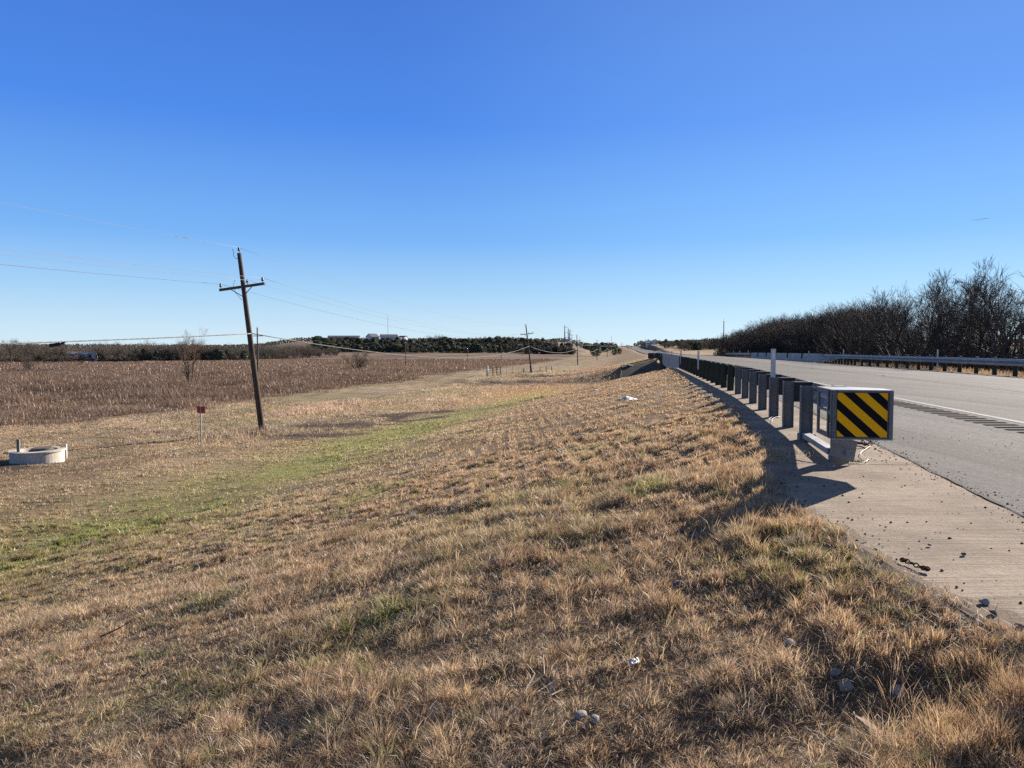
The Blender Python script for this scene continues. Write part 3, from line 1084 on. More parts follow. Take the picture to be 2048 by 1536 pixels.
wg = 'power wires strung along the roadside poles'
w = wire('power_line', 'top', [1.0, 1.3, 1.3], .0045, 'wire', 'thin top wire running over the tips of the roadside poles', wg)
a = m0 @ Vector(ATT['top']); b = mats[0] @ Vector(ATT['top']); sp = span(a, b, 1.0, 400)
for px in (362, 372, 379):
    best = min(sp, key=lambda p: abs(1024 + F * p.x / p.y - px) if p.y > 3 else 1e9)
    mb = MB(); mb.tube([best + Vector((-.02, -.10, .01)), best + Vector((-.02, -.05, .02)), best + Vector((.0, .05, .02)), best + Vector((.0, .10, .0))], [.008, .022, .022, .008], 7)
    mb.build('wire_clamp', M['wiredark'], w)
wire('power_line', 'l', [1.0, 1.5, 1.3], .006, 'wiredark', 'dark wire on the outer field side of the pole crossarms, with splice sleeves', wg)
wire('power_line', 'm', [1.0, 1.4, 1.3], .005, 'wire', 'bright wire on the middle insulators of the pole crossarms', wg)
wire('power_line', 'r', [1.0, 1.4, 1.3], .005, 'wire', 'bright wire on the road side ends of the pole crossarms', wg)
tc_ = wire('telephone_cable', 'tel', [1.05, 1.55, 1.2, 1.2], .017, 'cable', 'thick lashed telephone cable slung low between the leaning poles', None, 'cable')
a = m0 @ Vector(ATT['tel']); b = mats[0] @ Vector(ATT['tel']); sp = span(a, b, 1.05, 600)
best = min(sp, key=lambda p: abs(1024 + F * p.x / p.y - 112) if p.y > 3 else 1e9)
i0 = sp.index(best); d = (sp[i0 + 3] - sp[i0 - 3]).normalized()
case = empty('splice_case', best, 0, 'black cylindrical splice case hanging from the telephone cable against the tree line', 'splice case')
up = Vector((0, 0, 1))
dv = Vector((.94, .22, .07)).normalized() * .8
mb = MB(); mb.tube([-dv * .27 - up * .10, -dv * .25 - up * .10, dv * .10 - up * .075, dv * .13 - up * .07], [.035, .058, .058, .03], 12)
mb.build('case_body', M['black'], case, True)
mb = MB(); mb.tube([dv * .12 - up * .07, dv * .22 - up * .05, dv * .30 - up * .02], [.025, .042, .015], 10); mb.build('end_cap', M['black'], case, True)
for k in (-.18, .0, .2):
    mb = MB(); mb.tube([dv * k - up * .0 + up * .02, dv * k - up * .06], .014, 6); mb.build('hanger', M['whitepaint'], case)

# second line of plain poles crossing the field
fp = [(516, 747.5, 118, 654), (811, 727, 194, 675), (935, 717.5, 270, 697), (1002.5, 711.5, 346, 690), (1045, 709.8, 420, 690)]
fl = ['slim grey field pole with a small crossarm, just behind the nearest leaning pole', 'slim pale field pole standing before the cedar thicket and white houses',
      'short field pole in the rough grass left of the pipe gate', 'slim field pole before the cedars, behind the pipe gate', 'slim field pole before the cedars next to the second leaning pole']
fproto = empty('field_pole', (0, 0, 0), 0, fl[0], 'utility pole', 'slim poles crossing the field')
mb = MB(); mb.tube([(0, 0, -.8), (0, 0, 0), (0, 0, 7.2)], [.14, .13, .095], 10); mb.build('pole', M['armwood'], fproto, True)
mb = MB(); mb.box((.0, -.12, 6.0), (1, 0, 0), (0, 1, 0), (0, 0, 1), 1.0, .045, .05); mb.build('crossarm', M['armwood'], fproto)
mb = MB(); insulator(mb, (0, 0, 7.2)); mb.build('insulator', M['insul'], fproto, True)
for i, (px, py, D, pt) in enumerate(fp):
    o = fproto if i == 0 else copy_tree(fproto)
    p = P(px, py, D); z = tz(p.x, p.y); L = P(px, pt, D).z - z
    place(o, Vector((p.x, p.y, z)), R(-9.5 if i == 0 else 70), 0, 0, 1)
    o.scale = (1, 1, L / 7.3); o['label'] = fl[i]

# transmission monopoles and masts
tp = [(1129.5, 560, 650.5, .62, 'dark tall transmission pole with three short side arms behind the cedars'),
      (1136.3, 680, 656, .55, 'pale tall transmission pole just behind the dark one'),
      (1138.2, 790, 659, .55, 'third transmission pole in the pale tight cluster'),
      (1139.8, 900, 661.5, .55, 'fourth transmission pole, lowest of the pale tight cluster'),
      (1143.7, 1150, 668.5, .5, 'thin faint transmission pole on its own, past the tight cluster'),
      (1159.4, 1450, 674, .5, 'thin faint farthest transmission pole, past the third roadside pole')]
M['fadedsteel'] = simple('faded_steel', (.30, .32, .35), (.36, .38, .41), 1, .9, 0, .1)
for i, (px, D, pt, r, lab) in enumerate(tp):
    p = P(px, 690, D); z = tz(p.x, p.y); L = P(px, pt, D).z - z
    t = empty('transmission_pole', (p.x, p.y, z), R(-15), lab, 'transmission pole', 'transmission poles marching away behind the cedars')
    mb = MB(); mb.tube([(0, 0, -1), (0, 0, L)], [r, r * .45], 10); mb.build('shaft', M['steelpost' if i == 0 else 'fadedsteel'], t, True)
    for k, fz in enumerate((.99, .88, .77)):
        zz = L - 3.2 * (1 + k * 1.2) + 1.5
        mb = MB(); mb.tube([(0, 0, zz), (2.6, 0, zz + .3)], [.16, .09], 6); mb.tube([(2.5, 0, zz + .3), (2.5, 0, zz - .9)], .07, 6)
        mb.build('side_arm', M['fadedsteel'], t)
for px, D, pt, r, lab in [(776, 900, 633, .20, 'thin lattice radio mast rising behind the white hilltop houses'), (1447, 520, 642, .30, 'single dark mast sticking up behind the dark roadside thicket'),
                          (1222.5, 1250, 672, .22, 'faint thin mast on the skyline where the road vanishes')]:
    p = P(px, 690, D); z = tz(p.x, p.y); L = P(px, pt, D).z - z
    t = empty('radio_mast', (p.x, p.y, z), 0, lab, 'mast')
    mb = MB()
    for k in range(3):
        a = k * 2.094
        mb.tube([(r * 1.2 * math.cos(a), r * 1.2 * math.sin(a), -1), (r * .8 * math.cos(a), r * .8 * math.sin(a), L)], r * .35, 5)
    nz = int(L / (r * 6))
    for j in range(nz):
        z0 = j * L / nz; z1 = (j + 1) * L / nz
        for k in range(3):
            a = k * 2.094; b_ = (k + 1) * 2.094
            mb.tube([(r * math.cos(a), r * math.sin(a), z0), (r * math.cos(b_), r * math.sin(b_), z1)], r * .2, 3, False)
    mb.build('lattice', M['steelpost'], t)
    mb = MB(); mb.tube([(0, 0, L), (0, 0, L + 2.5)], .06, 5); mb.build('antenna', M['steelpost'], t)

# ------------------------------------------------------------------ trees


def seg_mesh(name, segs, sides):
    s = np.array([(*a, *b, r0, r1) for a, b, r0, r1 in segs], float)
    p0, p1, r0, r1 = s[:, :3], s[:, 3:6], s[:, 6], s[:, 7]
    d = p1 - p0; d /= np.linalg.norm(d, axis=1)[:, None] + 1e-9
    ref = np.where(np.abs(d[:, 2:3]) < .9, np.array([[0, 0, 1.]]), np.array([[1., 0, 0]]))
    u = np.cross(d, ref); u /= np.linalg.norm(u, axis=1)[:, None]; w_ = np.cross(d, u)
    ang = np.arange(sides) * 2 * math.pi / sides
    ring = u[:, None, :] * np.cos(ang)[None, :, None] + w_[:, None, :] * np.sin(ang)[None, :, None]
    v = np.concatenate([p0[:, None] + ring * r0[:, None, None], p1[:, None] + ring * r1[:, None, None]], 1)
    n = len(s); base = np.arange(n)[:, None] * 2 * sides
    k = np.arange(sides); k2 = (k + 1) % sides
    quad = np.stack([k, k2, k2 + sides, k + sides], -1)
    loops = (base[:, :, None] + quad[None]).reshape(-1)
    me = np_mesh(name, v.reshape(-1, 3), loops, np.arange(0, len(loops), 4), None)
    me.shade_smooth()
    return me


def gen_tree(seed, H, nst, spread, levels, twig_r, droop=0.0, bush=False, clear=.0, upw=.25, dens=1.0):
    rs = random.Random(seed)
    big, small = [], []

    def rv(): return Vector((rs.gauss(0, 1), rs.gauss(0, 1), rs.gauss(0, 1)))

    def br(p, d, L, r, lev):
        n = 5 if lev <= 1 else (4 if lev < levels - 1 else 2)
        r1 = r
        for i in range(n):
            d = (d + rv() * (.07 + .025 * lev) + Vector((0, 0, upw * (.30 if lev else .08) - droop * .1 * lev))).normalized()
            q = p + d * (L / n)
            r2 = max(twig_r * .6, r * (1 - (i + 1) / n * .5))
            (big if r1 > .032 else small).append((p, q, r1, r2))
            p = q; r1 = r2
            if lev < levels and (lev > 0 or i >= (n * clear)):
                kk = 1 if rs.random() < (.72 if lev < levels - 1 else .85) * dens else 0
                if lev >= levels - 1 and rs.random() < .35 * dens: kk += 1
                for _ in range(kk):
                    ax = d.cross(rv()).normalized()
                    a = rs.uniform(.38, .90) * (1 if lev else spread)
                    dd = (Matrix.Rotation(a, 3, ax) @ d).normalized()
                    br(p, dd, L * rs.uniform(.48, .74), max(twig_r, r2 * rs.uniform(.55, .85)), lev + 1)
        if lev < levels:
            for _ in range(2):
                ax = d.cross(rv()).normalized(); dd = (Matrix.Rotation(rs.uniform(.2, .55), 3, ax) @ d).normalized()
                br(p, dd, L * rs.uniform(.5, .75), max(twig_r, r2 * .75), lev + 1)

    for k in range(nst):
        a = 2 * math.pi * (k + rs.random() * .6) / nst
        tilt = (rs.uniform(.25, .6) * spread) if nst > 1 else rs.uniform(0, .12)
        d = Vector((math.cos(a) * math.sin(tilt), math.sin(a) * math.sin(tilt), math.cos(tilt)))
        br(Vector((math.cos(a) * .12, math.sin(a) * .12, -.3)), d, H * (.45 if not bush else .5), H * (.030 if nst == 1 else .022), 0)
    # normalise height to 1
    top = max(max(b_.z for _, b_, _, _ in small), 1e-3)
    f = H / top
    sc3 = lambda L_: [(a * f, b_ * f, r0 * min(1, f), r1 * min(1, f)) for a, b_, r0, r1 in L_]
    return sc3(big), sc3(small)


TREES = []
specs = [  # seed,H,stems,spread,levels,twig
    (1, 8, 1, 1.0, 5, .010, 0, False, .25), (2, 8, 3, 1.0, 4, .011, 0, False, .0), (3, 8, 4, 1.15, 4, .011, 0, False, .0),
    (4, 8, 1, .8, 5, .010, 0, False, .35), (5, 8, 2, 1.0, 5, .010, 0, False, .1), (6, 8, 5, 1.1, 4, .012, 0, False, 0.0)]


def tree_proto(spec, name, cat, twigm='twig', dens=1.0):
    big, small = gen_tree(spec[0], spec[1], spec[2], spec[3], spec[4], spec[5], spec[6], spec[7], spec[8], dens=dens)
    t = empty(name, (0, 0, -60)); t['category'] = cat
    if big:
        m = seg_mesh('trunk', big, 6); link('trunk', m, M['bark'], t)
    m = seg_mesh('crown', small, 3); link('crown', m, M[twigm], t)
    t['_n'] = len(small)
    return t


protos = [tree_proto(s, 'bare_tree', 'tree') for s in specs]
bushes = [tree_proto((20 + i, 3.2, 9, 1.5, 3, .010, .3, True, 0.0), 'bare_shrub', 'shrub', dens=1.0) for i in range(3)]
print('twigs', [p['_n'] for p in protos + bushes])
used = {}


def put(proto_, p, H, H0, rz, label, group=None, wide=1.0, tilt=0.0):
    o = proto_ if not used.get(proto_.name) else copy_tree(proto_)
    used[proto_.name] = True
    if '_n' in o: del o['_n']
    s = H / H0
    o.location = p; o.rotation_euler = (tilt, 0, rz); o.scale = (s * wide, s * wide, s)
    o['label'] = label
    if group: o['group'] = group
    elif 'group' in o: del o['group']
    return o


# protos may be used once only as themselves, so remember originals by name
top_px = [1400, 1431, 1485, 1533, 1590, 1621, 1669, 1713, 1754, 1780, 1814, 1868, 1905, 1938, 1966, 2001, 2045, 2300]
top_py = [672, 663, 652, 633, 616, 619, 600, 586, 594, 575, 564, 545, 560, 540, 550, 527, 516, 480]
rr = random.Random(5)
wood_lab = 'bare leafless tree packed in the dark thicket across the road'
wood_grp = 'bare trees of the dark thicket across the road'
nW = 0


def treepos(o, y):
    s = float(slope(y)); c_ = 1 / math.sqrt(1 + s * s)
    x = float(X0(y)) + o / c_
    return x, y


def topz(x, y):
    px = 1024 + F * x / y
    return px, CAMZ + (695 - float(np.interp(px, top_px, top_py))) / F * y


opens = [tree_proto((200 + i, 9, ns, sp_, 5 if ns < 3 else 4, .012, 0, False, cl_), 'bare_tree', 'tree', 'twig', .74) for i, (ns, sp_, cl_) in enumerate(((2, .85, .25), (3, 1.0, .2), (1, .7, .35), (4, 1.1, .1)))]
print('open twigs', [p_['_n'] for p_ in opens])
# named front trees of the more open stand (px, D, proto, height top py, label)
front = [
    (2035, 56, 1, 514, 1.15, 'broad dark-limbed bare tree at the end of the stand, cut by the picture edge'),
    (1940, 62, 2, 506, .85, 'tallest thin-topped bare tree with a pale upright crown'),
    (1872, 68, 0, 536, .9, 'slim bare tree with a pale twiggy tip, just before the tallest tree'),
    (1815, 60, 3, 566, 1.1, 'spreading bare tree with several leaning stems, first of the open stand'),
    (1722, 78, 3, 588, 1.15, 'wide fan-shaped bare tree with many stems rising behind the guardrail end'),
    (1792, 72, 1, 578, 1.1, 'bare tree with a rounded crown at the edge where the thicket opens up'),
    (1846, 70, 3, 556, 1.1, 'dense-crowned bare tree behind the spreading one and the slim one'),
    (1908, 57, 1, 552, 1.1, 'round-headed bare tree just in front of the tallest tree'),
    (2018, 66, 3, 528, 1.1, 'bushy bare tree half hidden behind the broad dark-limbed tree'),
    (1992, 52, 0, 542, 1.0, 'forked bare tree with arching stems between the tallest tree and the broad one')]
for px, D, k, pt, wd, lab in front:
    p = P(px, 700, D); z = tz(p.x, p.y); H = P(px, pt, D).z - z
    put(opens[k], Vector((p.x, p.y, z - .1)), H, 9, rr.uniform(0, 6), lab, None, wd)
for row, (o, stp, fac) in enumerate([(27, 4.2, .97), (32, 4.6, .95), (38, 5.0, .95), (46, 6.0, .95)]):
    y = 44 + row * 2.0
    while y < 300:
        ox = o + rr.uniform(-1.8, 1.8)
        x, yy = treepos(ox, y)
        px, zt = topz(x, yy)
        z = tz(x, yy)
        f = fac * rr.uniform(.74, 1.06)
        if px > 1765: f *= rr.uniform(.42, .57)
        H = (zt - z) * f
        if px < 2250 and H > 2:
            k = rr.choice([1, 2, 5, 4, 5, 2])
            op = px > 1772 and row in (0, 1, 3) and rr.random() < (.25 if row == 0 else .6)
            if op: H *= rr.uniform(1.35, 1.75)
            put(rr.choice(opens) if op else protos[k], Vector((x, yy, z - .1)), H, 9 if op else 8, rr.uniform(0, 6.28), wood_lab, wood_grp, rr.uniform(.85, 1.2)); nW += 1
        y += stp * rr.uniform(.75, 1.3) * (1 + max(0, y - 120) / 150)
sh_lab = 'low bare shrub in the dark undergrowth along the foot of the thicket'
sh_grp = 'low bare shrubs at the foot of the thicket'
for row, o in enumerate((22.5, 25.0, 29, 35)):
    y = 38.0 + row
    while y < 260:
        x, yy = treepos(o + rr.uniform(-1, 1), y); z = tz(x, yy)
        H = rr.uniform(2.0, 3.3) * (1.15 if row > 1 else .85)
        put(rr.choice(bushes), Vector((x, yy, z - .1)), H, 3.2, rr.uniform(0, 6.28), sh_lab, sh_grp, rr.uniform(.9, 1.3)); nW += 1
        y += rr.uniform(2.4, 4.2) * (1 + max(0, y - 100) / 90)

# far tree line across the field: side light and haze put into a paler twig colour
M['twig_sidelit'] = simple('sidelit_twig', (.10, .085, .068), (.17, .145, .115), 3, .9, 0, .1)
fprotos = [tree_proto((70 + i, 8, ns, 1.0, 4, .020, 0, False, 0.0), 'bare_tree', 'tree', 'twig_sidelit', .95) for i, ns in enumerate((2, 3, 4, 5))]
fbushes = [tree_proto((80 + i, 3.2, 9, 1.5, 3, .02, .3, True, 0.0), 'bare_shrub', 'shrub', 'twig_sidelit', 1.0) for i in range(2)]
fl_lab = 'bare grey-brown tree in the long tree line closing the far side of the field'
fl_grp = 'bare trees of the tree line across the field'
MASS = []
for row in range(4):
    b = -.80
    while b < -.265:
        D = float(np.interp(b, [-.8, -.69, -.36, -.27], [238, 243, 292, 372])) + row * 7 + rr.uniform(-3, 3)
        x = b * D; z = tz(x, D)
        tpy = float(np.interp(1024 + F * b, [0, 60, 160, 280, 330, 480, 640], [683, 687, 688, 684, 685, 688, 690])) + rr.uniform(-3.5, 4.0)
        H = CAMZ + (695 - tpy) / F * D - z
        H *= .82 + .42 * float(vn(np.array(b * 60.), np.array(row * 3.), 55))
        if row == 0 and rr.random() < .5: H *= .7
        if row == 0: put(rr.choice(fprotos), Vector((x, D, z - .2)), H, 8, rr.uniform(0, 6.28), fl_lab, fl_grp, rr.uniform(.95, 1.4))
        else: MASS.append((rr.choice(fprotos), x, D, z - .2, H, rr.uniform(0, 6.28), rr.uniform(1.1, 1.5)))
        b += rr.uniform(3.2, 5.2) / D * (1.0 if row < 2 else 1.3)
vs_, ls_, off_ = [], [], 0
for pr_, x, y, z, H, rz, wd in MASS:
    cm = [c_ for c_ in pr_.children if c_.name.startswith('crown')][0].data
    v = np.empty(len(cm.vertices) * 3, np.float32); cm.vertices.foreach_get('co', v); v = v.reshape(-1, 6, 3)
    v = v[::2].reshape(-1, 3)
    s_ = H / 8; ca, sa = math.cos(rz), math.sin(rz)
    w3 = np.stack([(v[:, 0] * ca - v[:, 1] * sa) * s_ * wd + x, (v[:, 0] * sa + v[:, 1] * ca) * s_ * wd + y, v[:, 2] * s_ + z], -1)
    k = np.arange(3); q_ = np.stack([k, (k + 1) % 3, (k + 1) % 3 + 3, k + 3], -1)
    ls_.append((off_ + np.arange(len(v) // 6)[:, None, None] * 6 + q_[None]).reshape(-1)); vs_.append(w3); off_ += len(v)
ls_ = np.concatenate(ls_)
me = np_mesh('far_woods', np.concatenate(vs_), ls_, np.arange(0, len(ls_), 4), None)
tag(link('far_woods', me, M['twig_sidelit']), 'mass of bare woods behind the front trees of the far tree line', 'woods', None, 'stuff')
print('mass trees', len(MASS), 'fprotos', [p_['_n'] if '_n' in p_ else 0 for p_ in fprotos])
sl_lab = 'low bare thicket shrub along the foot of the far tree line'
sl_grp = 'low shrubs at the foot of the far tree line'
b = -.80
while b < -.30:
    D = float(np.interp(b, [-.8, -.69, -.36, -.27], [238, 243, 292, 372])) - rr.uniform(0, 5); x = b * D; z = tz(x, D)
    put(rr.choice(fbushes), Vector((x, D, z - .2)), rr.uniform(2.0, 3.2), 3.2, rr.uniform(0, 6), sl_lab, sl_grp, 1.4)
    b += rr.uniform(2.0, 3.6) / D
# single taller bare trees at the near end of the tree line
for px, tpy, D, lab in ((22, 675, 225, 'taller pale bare tree standing up out of the tree line at the picture edge'), (48, 680, 228, 'second taller bare tree by the picture edge, next to the pale one')):
    p = P(px, 724, D); z = tz(p.x, p.y); put(protos[0], Vector((p.x, p.y, z)), P(px, tpy, D).z - z, 8, 2.0 + px, lab)
# saplings in the field
sp_red = tree_proto((41, 8, 3, .55, 4, .012, 0, False, 0.0), 'sapling', 'sapling', 'twigred', .75)
p = hit(380, 772); put(sp_red, p - Vector((0, 0, .1)), 5.2 * p.y / 62, 8, .4, 'slender reddish bare sapling in the rough field in front of the tree line', None, .62)
sp_dk = tree_proto((44, 8, 4, 1.2, 4, .016, 0, False, 0.0), 'small_tree', 'tree', 'twig', .8)
p = hit(716, 740); put(sp_dk, p - Vector((0, 0, .1)), (740 - 694) / F * p.y, 8, 1.0, 'dark bare round little tree alone in the rough field', None, 1.1)
p = hit(56, 740); put(bushes[1], p, 1.6 * p.y / 90 * 1.2, 3.2, 1.0, 'small scrubby bare bush in the rough field below the tree line edge', None, .7)
p = hit(165, 728); put(bushes[2], p, 1.5, 3.2, 2.0, 'thin lone bare bush far out in the rough field', None, .7)


# cedars: leaf clump crowns
def cedar_proto(seed, H=5.0, W_=1.7, n=1500, round_=.5):
    g_ = np.random.default_rng(seed)
    h_ = g_.random(n) ** .8
    prof = np.where(h_ < .25, .55 + 1.8 * h_, 1.0 * np.clip(1 - (h_ - .25) / .75, 0, 1) ** (round_))
    a = g_.random(n) * 2 * math.pi
    lump = .78 + .35 * vn(a * 1.6 + seed, h_ * 5 + seed, seed)
    rr_ = W_ * prof * lump * np.sqrt(g_.uniform(.25, 1.0, n))
    c_ = np.stack([rr_ * np.cos(a), rr_ * np.sin(a), .25 + h_ * (H - .25)], -1)
    s = g_.uniform(.14, .34, n)
    u = g_.normal(size=(n, 3)); u /= np.linalg.norm(u, axis=1)[:, None]
    t_ = np.cross(u, g_.normal(size=(n, 3))); t_ /= np.linalg.norm(t_, axis=1)[:, None]
    v = np.stack([c_ - u * s[:, None], c_ + t_ * s[:, None] * .6, c_ + u * s[:, None], c_ - t_ * s[:, None] * .6], 1).reshape(-1, 3)
    me = np_mesh('crown', v, np.arange(4 * n), np.arange(0, 4 * n, 4), None)
    base = np.array((.085, .098, .062))
    k = g_.uniform(.6, 1.5, n)[:, None] * base + g_.random(n)[:, None] * np.array((.018, .012, .004))
    point_col(me, 'col', np.repeat(k, 4, 0))
    t = empty('cedar_tree', (0, 0, -60)); t['category'] = 'tree'
    link('crown', me, M['cedar'], t)
    mb = MB(); mb.tube([(0, 0, -.4), (0, 0, .6), (.05, 0, H * .6)], [.13, .11, .04], 7); mb.build('trunk', M['bark'], t)
    return t


M['cedar'] = blade_mat('cedar_foliage', .35)
ced = [cedar_proto(60 + i, 5.0, w_, 1500, r_) for i, (w_, r_) in enumerate(((1.9, .42), (2.2, .32), (1.6, .55), (2.4, .28)))]
cl = 'dark green cedar in the dense thicket on the low hill'
cg = 'cedars of the thicket on the low hill'
nC = 0
for k in range(26):
    b = rr.choice((rr.uniform(-.74, -.60), rr.uniform(-.52, -.38), rr.uniform(-.40, -.30)))
    D = float(np.interp(b, [-.8, -.69, -.36, -.27], [238, 243, 292, 372])) + rr.uniform(-5, 6); x = b * D; z = tz(x, D)
    put(rr.choice(ced), Vector((x, D, z - .2)), rr.uniform(2.6, 5.2), 5, rr.uniform(0, 6), 'dark evergreen mixed into the bare tree line across the field', 'evergreens in the tree line across the field', rr.uniform(1.1, 1.7))
for row in range(7):
    D0 = 468 + row * 14 + (0 if row < 4 else row * 12)
    b = -.262 + .02 * (row == 0)
    while b < (.085 if row < 5 else .05):
        D = D0 + rr.uniform(-4, 4) - (b > .02) * 20 + 40 * max(0, -.2 - b)
        x = b * D; z = tz(x, D)
        H = rr.uniform(3.0, 5.0) * (.7 + .65 * float(vn(np.array(b * 45.), np.array(row * 1.7), 57)))
        if row == 0: H *= .85
        put(rr.choice(ced), Vector((x, D, z - .2)), H, 5, rr.uniform(0, 6.28), cl, cg, rr.uniform(1.3, 2.3)); nC += 1
        b += rr.uniform(3.2, 5.6) / D * (1.0 if row < 3 else 1.3)
bl = 'bare grey tree mixed among the cedars of the hill thicket'
bg = 'bare trees among the hill cedars'
for k in range(34):
    b = rr.uniform(-.16, .085); D = 456 + rr.uniform(0, 110) if k > 10 else 452; x = b * D; z = tz(x, D)
    if k <= 10: b = rr.uniform(.03, .085); x = b * D; z = tz(x, D)
    put(rr.choice(fprotos), Vector((x, D, z - .2)), rr.uniform(3.5, 5.8), 8, rr.uniform(0, 6), bl, bg, 1.3)
for px, tpy, wd in ((742, 684, 1.0), (866, 668, 1.25), (884, 668, 1.0), (897, 672, 1.0), (915, 674, 1.2), (946, 671, 1.2), (962, 672, 1.1), (985, 675, 1.0), (1041, 672, .8), (1112, 681, 1.0), (772, 681, .8), (795, 682, .9)):
    p = P(px, 690, 600); z = tz(p.x, p.y)
    put(rr.choice(fprotos), Vector((p.x, p.y, z - .2)), min(8.5, P(px, tpy, 600).z - z), 8, rr.uniform(0, 6), 'taller bare tree standing above the cedars on the hill crest', 'bare trees above the hill crest', wd)
# scrub on the pale clearing beside the hill
for k in range(36):
    b = rr.uniform(-.31, -.235); D = rr.uniform(385, 470); x = b * D; z = tz(x, D)
    put(rr.choice(fprotos), Vector((x, D, z - .2)), rr.uniform(3.0, 5.2), 8, rr.uniform(0, 6), 'thin bare tree scattered over the pale clearing beside the cedar hill', 'thin bare trees on the pale clearing', 1.1)
# single cedars by the road
for px, pb, pt, D, lab, wd in ((1192, 700, 686, 430, 'dark lone cedar at the end of the thicket, behind the fourth roadside pole', 1.3), (1229, 707, 694, 470, 'small leaning round cedar right by the sixth roadside pole', 1.1),
                               (1238.5, 710, 696.5, 480, 'small round cedar on a bare stem, on the verge of the road', 1.2)):
    p = P(px, pb, D); z = tz(p.x, p.y); put(ced[3], Vector((p.x, p.y, z)), P(px, pt, D).z - z, 5, px, lab, None, wd * .8)
for k in range(26):
    px = rr.uniform(1172, 1256); D = rr.uniform(760, 900); x = (px - 1024) / F * D; z = tz(x, D)
    if oof(x, D) > -9: continue
    put(rr.choice(ced), Vector((x, D, z - .2)), max(3.0, rr.uniform(.7, 1.1) * (CAMZ + (695 - 685) / F * D - z)), 5, k, 'dark tree in the clump where the road meets the skyline', 'dark trees at the end of the road', 1.5)
# trees around the houses beyond the road
ol = 'rounded grey tree on the far rise beyond the road, around the white houses'
og = 'trees on the far rise beyond the road'
for k in range(96):
    px = rr.uniform(1262, 1440); D = rr.uniform(430, 800)
    x = (px - 1024) / F * D; z = tz(x, D)
    if oof(x, D) < 18: continue
    if 1290 < px < 1322 and D < 640: continue
    tpy = float(np.interp(px, [1265, 1275, 1300, 1330, 1345, 1370, 1400, 1440], [681, 684, 681, 677, 681, 676, 676, 672])) + rr.uniform(-1, 7)
    H = min(max(2.5, CAMZ + (695 - tpy) / F * D - z), 7.5)
    if rr.random() < .3: put(rr.choice(ced), Vector((x, D, z - .2)), min(H, 5), 5, k, 'dark cedar on the far rise beyond the road', 'dark cedars on the far rise', 1.4)
    else: put(rr.choice(fprotos), Vector((x, D, z - .2)), H, 8, k * 1.3, ol, og, 1.3)

for k in range(84):
    if k % 3 == 0: px = rr.uniform(1266, 1335); D = rr.uniform(680, 860)
    else: px = rr.uniform(1322, 1436); D = rr.uniform(440, 620)
    x = (px - 1024) / F * D; z = tz(x, D)
    if oof(x, D) < 20: continue
    tpy = float(np.interp(px, [1265, 1275, 1300, 1330, 1345, 1370, 1400, 1440], [681, 684, 683, 678, 682, 677, 678, 674])) + abs(rr.gauss(0, 6))
    H = CAMZ + (695 - tpy) / F * D - z
    if H < 1.8: continue
    if rr.random() < .25: put(rr.choice(ced), Vector((x, D, z - .2)), min(H, 5), 5, k, 'dark cedar on the far rise beyond the road', 'dark cedars on the far rise', 1.5)
    else: put(rr.choice(fprotos), Vector((x, D, z - .2)), min(H, 8), 8, k * 1.3, ol, og, 1.6)
# distant woods closing the horizon: one mass
nq = 42000
g_ = np.random.default_rng(3)
b = g_.uniform(-1.1, 1.0, nq); D = 930 + 160 * g_.random(nq)
x = b * D; zb = terrain(x, D)
hh = 2.0 + 7.5 * fbm(x * .025, D * .01, 71, 5)
hz_ = zb + hh * g_.random(nq) ** .7
s = g_.uniform(.6, 1.4, nq)
u = g_.normal(size=(nq, 3)); u /= np.linalg.norm(u, axis=1)[:, None]
t_ = np.cross(u, g_.normal(size=(nq, 3))); t_ /= np.linalg.norm(t_, axis=1)[:, None]
c_ = np.stack([x, D, hz_], -1)
ok = np.abs(oof(x, D) - 7) > 16
c_, u, t_, s = c_[ok], u[ok], t_[ok], s[ok]; nq = len(s)
v = np.stack([c_ - u * s[:, None], c_ + t_ * s[:, None], c_ + u * s[:, None], c_ - t_ * s[:, None]], 1).reshape(-1, 3)
me = np_mesh('distant_woods', v, np.arange(4 * nq), np.arange(0, 4 * nq, 4), None)
point_col(me, 'col', np.repeat(g_.uniform(.7, 1.4, nq)[:, None] * np.array((.075, .068, .052)), 4, 0))
tag(link('distant_woods', me, M['cedar']), 'hazy dark band of distant woods along the horizon', 'woods', None, 'stuff')

# ------------------------------------------------------------------ buildings
M['wallwhite'] = simple('white_siding', (.60, .59, .56), (.74, .73, .70), 1.2, .7)
M['roofgrey'] = simple('grey_shingle', (.10, .10, .11), (.18, .18, .19), 2, .8)
M['roofpale'] = simple('pale_metal_roof', (.45, .46, .48), (.6, .61, .63), 1, .4, .3)
M['wallbrown'] = simple('brown_siding', (.16, .12, .09), (.24, .19, .15), 1.2, .8)


